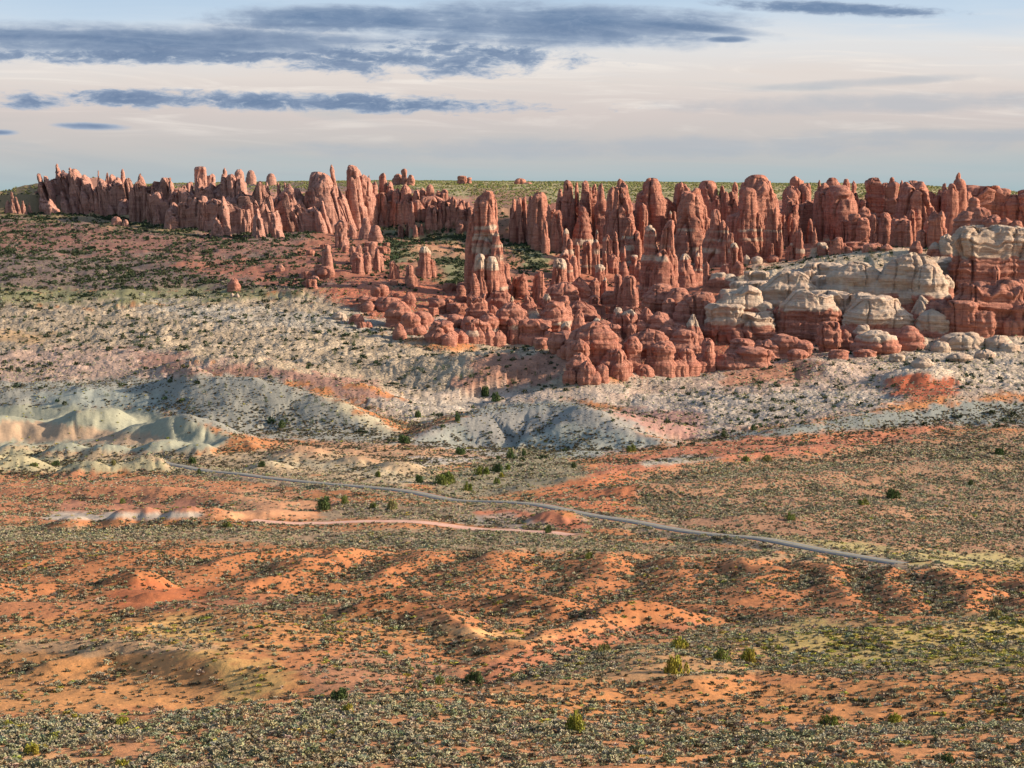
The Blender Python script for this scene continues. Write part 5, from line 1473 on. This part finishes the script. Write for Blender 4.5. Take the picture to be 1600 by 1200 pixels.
def grow(name, x, y, z, rad, hgt, col, templates, label, kind='stuff', category='brush', mat=None):
    """one mesh out of many bushes"""
    Vs, Fs, Cs = [], [], []
    off = 0
    rs = np.random.RandomState(len(x) % 1000)
    pick = rs.randint(0, len(templates), len(x))
    rot = rs.uniform(0, 2 * pi, len(x))
    for k, (V, Fq) in enumerate(templates):
        s = np.where(pick == k)[0]
        if len(s) == 0:
            continue
        c, q = np.cos(rot[s]), np.sin(rot[s])
        vx = V[None, :, 0] * c[:, None] - V[None, :, 1] * q[:, None]
        vy = V[None, :, 0] * q[:, None] + V[None, :, 1] * c[:, None]
        P = np.stack([x[s][:, None] + vx * rad[s][:, None], y[s][:, None] + vy * rad[s][:, None], z[s][:, None] + V[None, :, 2] * hgt[s][:, None]], -1)
        n = V.shape[0]
        Vs.append(P.reshape(-1, 3))
        Fs.append((Fq[None] + (np.arange(len(s)) * n)[:, None, None] + off).reshape(-1, Fq.shape[1]))
        cc = np.repeat(col[s][:, None, :], n, 1) * (0.92 + 0.16 * rs.rand(len(s), n, 1))
        Cs.append(cc.reshape(-1, 3))
        off += len(s) * n
    if not Vs:
        return None
    me_ = quads_mesh(name, np.concatenate(Vs), np.concatenate(Fs), {'tint': np.concatenate(Cs)}, False, [mat or MAT_LEAF])
    return link(name, me_, None, label=label, category=category, kind=kind)


def qf(n):
    return np.arange(n * 4).reshape(-1, 4)


TN = [(tuft_template(46, RS, 0.50), qf(46)) for _ in range(5)]
TM = [(tuft_template(20, RS, 0.72), qf(20)) for _ in range(5)]
TF = [blob_template(RS, 6) for _ in range(6)]

COL_SAGE = (0.30, 0.268, 0.168)
COL_TUFT = (0.10, 0.085, 0.052)
COL_YELL = (0.30, 0.27, 0.055)
COL_DARK = (0.048, 0.062, 0.032)

SAGE_ONE = []


def plant(kind, dens, base, rlo, rhi, hk, label, name, clump, seed, split=True, var=0.18):
    x, y, z, hol, rs = scatter(dens, clump, seed)
    ok = visible(x, y, z, 6.0)
    x, y, z, hol = x[ok], y[ok], z[ok], hol[ok]
    n = len(x)
    rad = rlo + (rhi - rlo) * rs.rand(n) ** 1.8
    rad *= 1 + 0.35 * hol
    h = rad * hk * rs.uniform(0.8, 1.25, n)
    col = mean_col(base, n, rs, var)
    lim1, lim2 = 360.0, 620.0
    print(name, n, 'near', int((y < lim1).sum()), 'mid', int(((y >= lim1) & (y < lim2)).sum()))
    return x, y, z - 0.06, rad, h, col


def grow_split(name, data, label, category='brush'):
    x, y, z, rad, h, col = data
    px = rad * 2 * F / y
    for tag_, sel, tp in (('near', px > 9, TN), ('mid', (px <= 9) & (px > 4.5), TM), ('far', px <= 4.5, TF)):
        if sel.sum():
            grow(name, x[sel], y[sel], z[sel], rad[sel], h[sel], col[sel], tp, label[tag_], category=category)


d_sage = plant('sage', 1.05 * sage + HOL * 0.30 * (GY < 900) * (sage > 0.03), COL_SAGE, 0.22, 0.66, 0.8, '', 'sagebrush', 0.6, 1)
# the individuals: the sagebrush clumps that show largest
x, y, z, rad, h, col = d_sage
u_, v_ = project(x, y, z)
inframe = (u_ > 4) & (u_ < 1596) & (v_ > 1010) & (v_ < 1196)
order = np.argsort(-(rad * F / y) * inframe)[:290]
mask = np.zeros(len(x), bool); mask[order] = True
mask &= inframe
SAGE_MESH = []
for k in range(8):
    V = tuft_template(90, RS, 0.40)
    c = mean_col(COL_SAGE if k < 6 else (0.17, 0.17, 0.09), 90, RS, 0.25, 0.08).repeat(4, 0)
    SAGE_MESH.append(quads_mesh('sagebrush', V, qf(90), {'tint': c}, False, [MAT_LEAF]))
for i in np.where(mask)[0]:
    k = RS.randint(8)
    right = u_[i] > 900
    far_ = v_[i] < 1110
    lab = ('grey-green sagebrush clump on the near brushy rise along the ' + ('right' if right else 'left') + ' part of the bottom edge') if not far_ else 'grey-green sagebrush clump on the orange sand slope behind the near brushy rise'
    o = link('sagebrush', SAGE_MESH[k], None, (x[i], y[i], z[i]), label=lab, category='shrub', group='sagebrush clumps nearest the camera: ' + ('orange slope' if far_ else ('right rise' if right else 'left rise')))
    o.scale = (rad[i], rad[i], h[i]); o.rotation_euler = (0, 0, RS.uniform(0, 6.28))
grow_split('sagebrush_cover', [q[~mask] for q in d_sage], dict(near='grey-green sagebrush covering the near slopes', mid='grey-green sagebrush covering the middle slopes', far='grey-green sagebrush dotted over the far side of the valley'))
d_tuft = plant('tuft', 0.75 * tuft + HOL * 0.2 * (GY < 1150) * (tuft > 0.03), COL_TUFT, 0.2, 0.52, 0.8, '', 'dark_brush', 0.45, 2)
far_up = np.where(d_tuft[1] > 900, 1.25, 1.0)
d_tuft = (d_tuft[0], d_tuft[1], d_tuft[2], d_tuft[3] * far_up, d_tuft[4] * far_up, d_tuft[5])
grow_split('dark_brush', d_tuft, dict(near='small dark brush dotting the orange near slopes', mid='small dark brush dotting the red foothills', far='small dark brush dotting the far hills'))
d_yell = plant('yell', yell, COL_YELL, 0.35, 1.0, 0.4, '', 'yellow_grass', 1.6, 3)
grow_split('yellow_grass', d_yell, dict(near='yellow-green grass and low rabbitbrush on the near slopes', mid='yellow-green grass on the middle slopes', far='yellow-green grass across the far valley floor'), 'grass')
d_dark = plant('dark', dark, COL_DARK, 0.8, 2.0, 0.85, '', 'dark_scrub', 1.2, 4)
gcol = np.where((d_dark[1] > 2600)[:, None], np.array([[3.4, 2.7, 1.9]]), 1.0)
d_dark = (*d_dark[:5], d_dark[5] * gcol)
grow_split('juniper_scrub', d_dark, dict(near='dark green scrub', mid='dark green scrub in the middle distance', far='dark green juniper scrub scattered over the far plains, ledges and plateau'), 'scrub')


# ---- junipers one can point at: crown and trunk each
def juniper_parts(seed, tall=1.0, col=(0.12, 0.135, 0.035), n=900):
    """unit juniper: radius 1, height 1; several upright plumes make an uneven crown"""
    rs = np.random.RandomState(seed)
    k = rs.randint(10, 14)
    Vs, Cs = [], []
    for q in range(k):
        a = rs.uniform(0, 2 * pi); rr_ = 0.70 * math.sqrt(rs.uniform(0.05, 1)) if q else 0
        cx, cy = rr_ * cos(a), rr_ * sin(a)
        r0 = rs.uniform(0.30, 0.46)
        h0 = math.sqrt(max(1.0 - 1.15 * rr_ * rr_, 0.2)) * rs.uniform(0.78, 1.0)
        m_ = n // k
        V = tuft_template(m_, rs, 0.27, 'dome', 0.7)
        V[:, 0] = V[:, 0] * r0 * (1.0 - 0.25 * V[:, 2]) + cx
        V[:, 1] = V[:, 1] * r0 * (1.0 - 0.25 * V[:, 2]) + cy
        V[:, 2] = V[:, 2] * h0 * 0.94 + 0.03
        Vs.append(V)
        c = np.array(col) * rs.uniform(0.75, 1.3) * np.array([rs.uniform(.9, 1.2), 1, rs.uniform(.8, 1.1)])
        Cs.append((c[None] * rs.uniform(0.7, 1.35, (m_, 1))).repeat(4, 0))
    V = np.concatenate(Vs)
    return V, np.concatenate(Cs)


def trunk_mesh(seed):
    rs = np.random.RandomState(seed)
    V, Fq = [], []
    for b in range(4):
        a = 2 * pi * b / 3 + rs.uniform(-.4, .4)
        tip = np.array([cos(a) * 0.42, sin(a) * 0.42, 0.62]) if b < 3 else np.array([0.03, 0.02, 0.8])
        n = 7
        for i in range(5):
            t_ = i / 4
            c = tip * np.array([t_ ** 0.8, t_ ** 0.8, t_]) + np.array([0, 0, -0.06])
            r = 0.085 * (1 - 0.8 * t_) * (1.2 if i == 0 else 1)
            for j in range(n):
                V.append((c[0] + r * cos(2 * pi * j / n), c[1] + r * sin(2 * pi * j / n), c[2]))
        o_ = b * 5 * n
        for i in range(4):
            for j in range(n):
                Fq.append((o_ + i * n + j, o_ + i * n + (j + 1) % n, o_ + (i + 1) * n + (j + 1) % n, o_ + (i + 1) * n + j))
    return quads_mesh('trunk', np.array(V), np.array(Fq), None, True, [MAT_BARK])


TREE_COL = {'y': (0.26, 0.25, 0.042), 'g': (0.13, 0.16, 0.04), 'd': (0.065, 0.095, 0.035), 'o': (0.21, 0.20, 0.08)}
CROWN = {}
for kk, cc in TREE_COL.items():
    lst = []
    for i in range(3):
        V, c = juniper_parts(100 + i * 7 + ord(kk), 1, cc)
        lst.append(quads_mesh('crown', V, qf(len(V) // 4), {'tint': c}, False, [MAT_LEAF]))
    CROWN[kk] = lst
TRUNK = [trunk_mesh(i) for i in range(3)]


def juniper(u, vb, h, w, k, label, group=None, i=0):
    Y = ray(u, vb)
    x_, y_, z_ = at(u, vb, Y)
    e = bpy.data.objects.new('juniper_tree', None)
    COL.objects.link(e)
    e.location = (x_, y_, ground(x_, y_) - 0.1)
    e.empty_display_size = 0.5
    s_ = Y / F
    e['label'] = label; e['category'] = 'tree'
    if group:
        e['group'] = group
    rot = (0, 0, RS.uniform(0, 6.28))
    for nm, me_ in (('crown', CROWN[k][i % 3]), ('trunk', TRUNK[i % 3])):
        o = link(nm, me_, e)
        o.scale = (w * s_ * 0.66, w * s_ * 0.66, h * s_ * 1.16)
        o.rotation_euler = rot
    return e


TREES = [
    (1058, 1053, 29, 36, 'y', 'largest yellow-green juniper on the right near slope, in front of a group of four'),
    (1060, 1015, 19, 29, 'y', 'rounded juniper at the slope edge behind the largest yellow-green one'),
    (1128, 1033, 22, 26, 'g', 'dark green juniper, left of two standing side by side on the brushy slope'),
    (1169, 1034, 22, 25, 'y', 'pale olive juniper, right of two standing side by side on the brushy slope'),
    (902, 1144, 33, 33, 'y', 'tall yellow-green juniper at the top of the near rise, bottom centre'),
    (943, 1020, 15, 25, 'o', 'low olive juniper at the lip of the red gully'),
    (1294, 1137, 21, 31, 'g', 'dark round juniper on the near rise at lower right'),
    (1401, 1129, 15, 25, 'y', 'small yellow-green juniper right of the dark round one on the near rise'),
    (1313, 1144, 10, 12, 'y', 'tiny shrub-like juniper touching the dark round one'),
    (1555, 968, 13, 24, 'o', 'olive juniper under the red foothills near the right edge'),
    (1480, 1192, 15, 24, 'd', 'dark low juniper at the bottom edge right of centre'),
    (743, 1068, 20, 28, 'd', 'dark juniper at the mouth of the gully in the middle'),
    (687, 1070, 15, 16, 'g', 'small round juniper just left of the dark gully-mouth juniper'),
    (655, 1076, 10, 13, 'g', 'smallest of three junipers in the gully bottom'),
    (532, 1094, 20, 35, 'd', 'wide dark juniper in the gully behind the near rise'),
    (545, 1113, 15, 19, 'y', 'yellow-green juniper on the near rise just before the wide dark one'),
    (919, 873, 11, 14, 'g', 'lone juniper on the brushy flat at the top of the foothills'),
    (190, 1132, 14, 29, 'y', 'broad yellow-green juniper on the crest of the near rise at lower left'),
    (118, 1124, 10, 16, 'y', 'small juniper on the crest left of the broad yellow-green one'),
    (10, 1136, 11, 22, 'y', 'juniper cut by the left edge on the near rise'),
    (50, 1177, 19, 29, 'y', 'bright yellow-green juniper among sagebrush near the lower left corner'),
    (192, 1200, 15, 34, 'y', 'yellow-green juniper at the very bottom edge, left of centre'),
    (340, 1118, 9, 26, 'g', 'low spreading juniper in the shade behind the near rise at left'),
    (697, 757, 20, 31, 'g', 'largest dark juniper beside the road in the valley middle'),
    (654, 754, 13, 14, 'd', 'round juniper on pale ground left of the largest roadside one'),
    (590, 745, 10, 10, 'g', 'small juniper on the tan slope above the road, left of the round one'),
    (508, 796, 21, 25, 'd', 'big dark juniper below the road on the left'),
    (540, 788, 15, 14, 'g', 'bright green juniper just right of the big dark one below the road'),
    (583, 793, 10, 9, 'g', 'little juniper on the brush flat below the road'),
    (613, 796, 15, 15, 'o', 'half-bare olive juniper on the brush flat below the road'),
    (718, 710, 11, 18, 'd', 'dark juniper at the foot of the right grey hill'),
    (797, 716, 14, 13, 'd', 'taller of two dark junipers under the right grey hill, left one'),
    (818, 712, 11, 8, 'd', 'narrow dark juniper under the right grey hill, right one'),
    (778, 718, 7, 8, 'd', 'tiny juniper left of the pair under the right grey hill'),
    (752, 741, 14, 22, 'g', 'rounded juniper in the brushy valley bottom, left of two'),
    (779, 738, 14, 17, 'd', 'blue-green juniper in the brushy valley bottom, right of two'),
    (793, 734, 9, 10, 'g', 'small juniper behind the blue-green one in the valley bottom'),
    (730, 767, 15, 14, 'g', 'bushy bright green juniper close to the far road verge'),
    (776, 756, 10, 10, 'g', 'single small juniper in grey brush above the road'),
    (784, 746, 8, 8, 'y', 'yellowish little juniper between the valley-bottom ones'),
    (896, 731, 9, 8, 'd', 'dark little juniper where the red slope starts right of the valley bottom'),
    (857, 833, 13, 13, 'd', 'dark juniper at the end of the pink wash'),
    (630, 692, 12, 19, 'd', 'dark juniper clump in the cleft between the two grey hills'),
    (653, 652, 10, 11, 'd', 'juniper on the white ledges left of the right grey hill'),
    (714, 658, 14, 10, 'd', 'narrow juniper on the slope behind the right grey hill'),
    (758, 619, 17, 13, 'd', 'upright dark juniper at the foot of the pale headland, left of two'),
    (775, 627, 14, 14, 'd', 'upright dark juniper at the foot of the pale headland, right of two'),
    (987, 705, 11, 15, 'g', 'round juniper on the right flank of the right grey hill'),
    (1393, 778, 16, 23, 'd', 'largest dark juniper on the right brushy plain'),
    (1349, 789, 11, 14, 'g', 'smaller juniper lower left of the largest one on the right plain'),
    (1234, 812, 11, 15, 'g', 'olive-green juniper nearest the road on the right plain'),
    (1562, 711, 13, 15, 'd', 'dark juniper high on the right plain near the right edge'),
    (1517, 758, 9, 10, 'd', 'small dark juniper lower down near the right edge of the plain'),
    (1166, 720, 9, 14, 'g', 'left of two low junipers at the foot of the red beds'),
    (1199, 721, 10, 18, 'o', 'right and paler of two low junipers at the foot of the red beds'),
    (1131, 683, 10, 10, 'd', 'dark juniper at the end of the pale ledges on the right'),
    (1177, 672, 9, 10, 'd', 'dark juniper high on the pale ledges right of its twin'),
    (300, 726, 12, 13, 'd', 'dark juniper behind the far end of the road'),
    (311, 741, 10, 7, 'd', 'slender juniper right at the far end of the road'),
    (88, 728, 8, 14, 'd', 'dark juniper between the yellow clay mounds'),
    (53, 731, 7, 12, 'g', 'low juniper on the clay slope at far left'),
    (178, 726, 8, 10, 'o', 'olive juniper on the red patch above the yellow mound'),
    (410, 729, 9, 12, 'd', 'juniper above the road on the tan slope at left'),
    (192, 786, 9, 11, 'g', 'juniper on top of the banded red mounds'),
    (355, 824, 9, 19, 'g', 'low juniper on the brush flat left of the wash'),
    (440, 668, 12, 11, 'd', 'dark juniper low on the left grey hill'),
]
for i, tr in enumerate(TREES):
    juniper(*tr[:5], tr[5], None, i)

# ---- small junipers that show as single dots on the rock and hills: one crown each, copied
DOT = []
for i in range(4):
    V, c = juniper_parts(500 + i, 1, (0.05, 0.075, 0.03), 130)
    DOT.append(quads_mesh('juniper_bush', V, qf(len(V) // 4), {'tint': c}, False, [MAT_LEAF]))
DOTS = [([(0, 470), (480, 460), (640, 530), (900, 545), (900, 600), (560, 600), (0, 560)], 90, 7, 12, 'small dark juniper dotting the pale slickrock slope on the left', 'junipers on the pale slickrock'),
        ([(60, 600), (330, 590), (520, 625), (600, 690), (300, 650), (100, 640)], 36, 6, 10, 'small dark juniper dotting the left grey hill', 'junipers on the left grey hill'),
        ([(930, 600), (1280, 560), (1600, 550), (1600, 600), (1400, 630), (1060, 690), (960, 660)], 64, 6, 11, 'small dark juniper on the broken pale ledges at right', 'junipers on the right ledges'),
        ([(1180, 420), (1300, 398), (1420, 386), (1460, 410), (1300, 430)], 26, 6, 11, 'small juniper growing on top of the cream slickrock swell', 'junipers on the cream swell'),
        ([(780, 370), (850, 380), (865, 430), (800, 420)], 20, 6, 10, 'dark juniper in the gap beside the lone banded tower', 'junipers in the gap'),
        ([(590, 350), (740, 355), (740, 450), (690, 455), (600, 410)], 46, 6, 11, 'dark juniper in the hollow left of the lone banded tower', 'junipers in the hollow')]
for pts, n, lo, hi, lab, grp in DOTS:
    k = 0
    while k < n:
        u = RS.uniform(min(p[0] for p in pts), max(p[0] for p in pts))
        v = RS.uniform(min(p[1] for p in pts), max(p[1] for p in pts))
        if not in_poly(u, v, pts):
            continue
        Y = ray(u, v)
        x_, y_, z_ = at(u, v, Y)
        o = link('juniper_bush', DOT[RS.randint(4)], None, (x_, y_, ground(x_, y_) - 0.1), label=lab, category='tree', group=grp)
        w = RS.uniform(lo, hi) * Y / F
        o.scale = (w * 0.5, w * 0.5, w * RS.uniform(0.7, 1.1))
        o.rotation_euler = (0, 0, RS.uniform(0, 6.28))
        k += 1
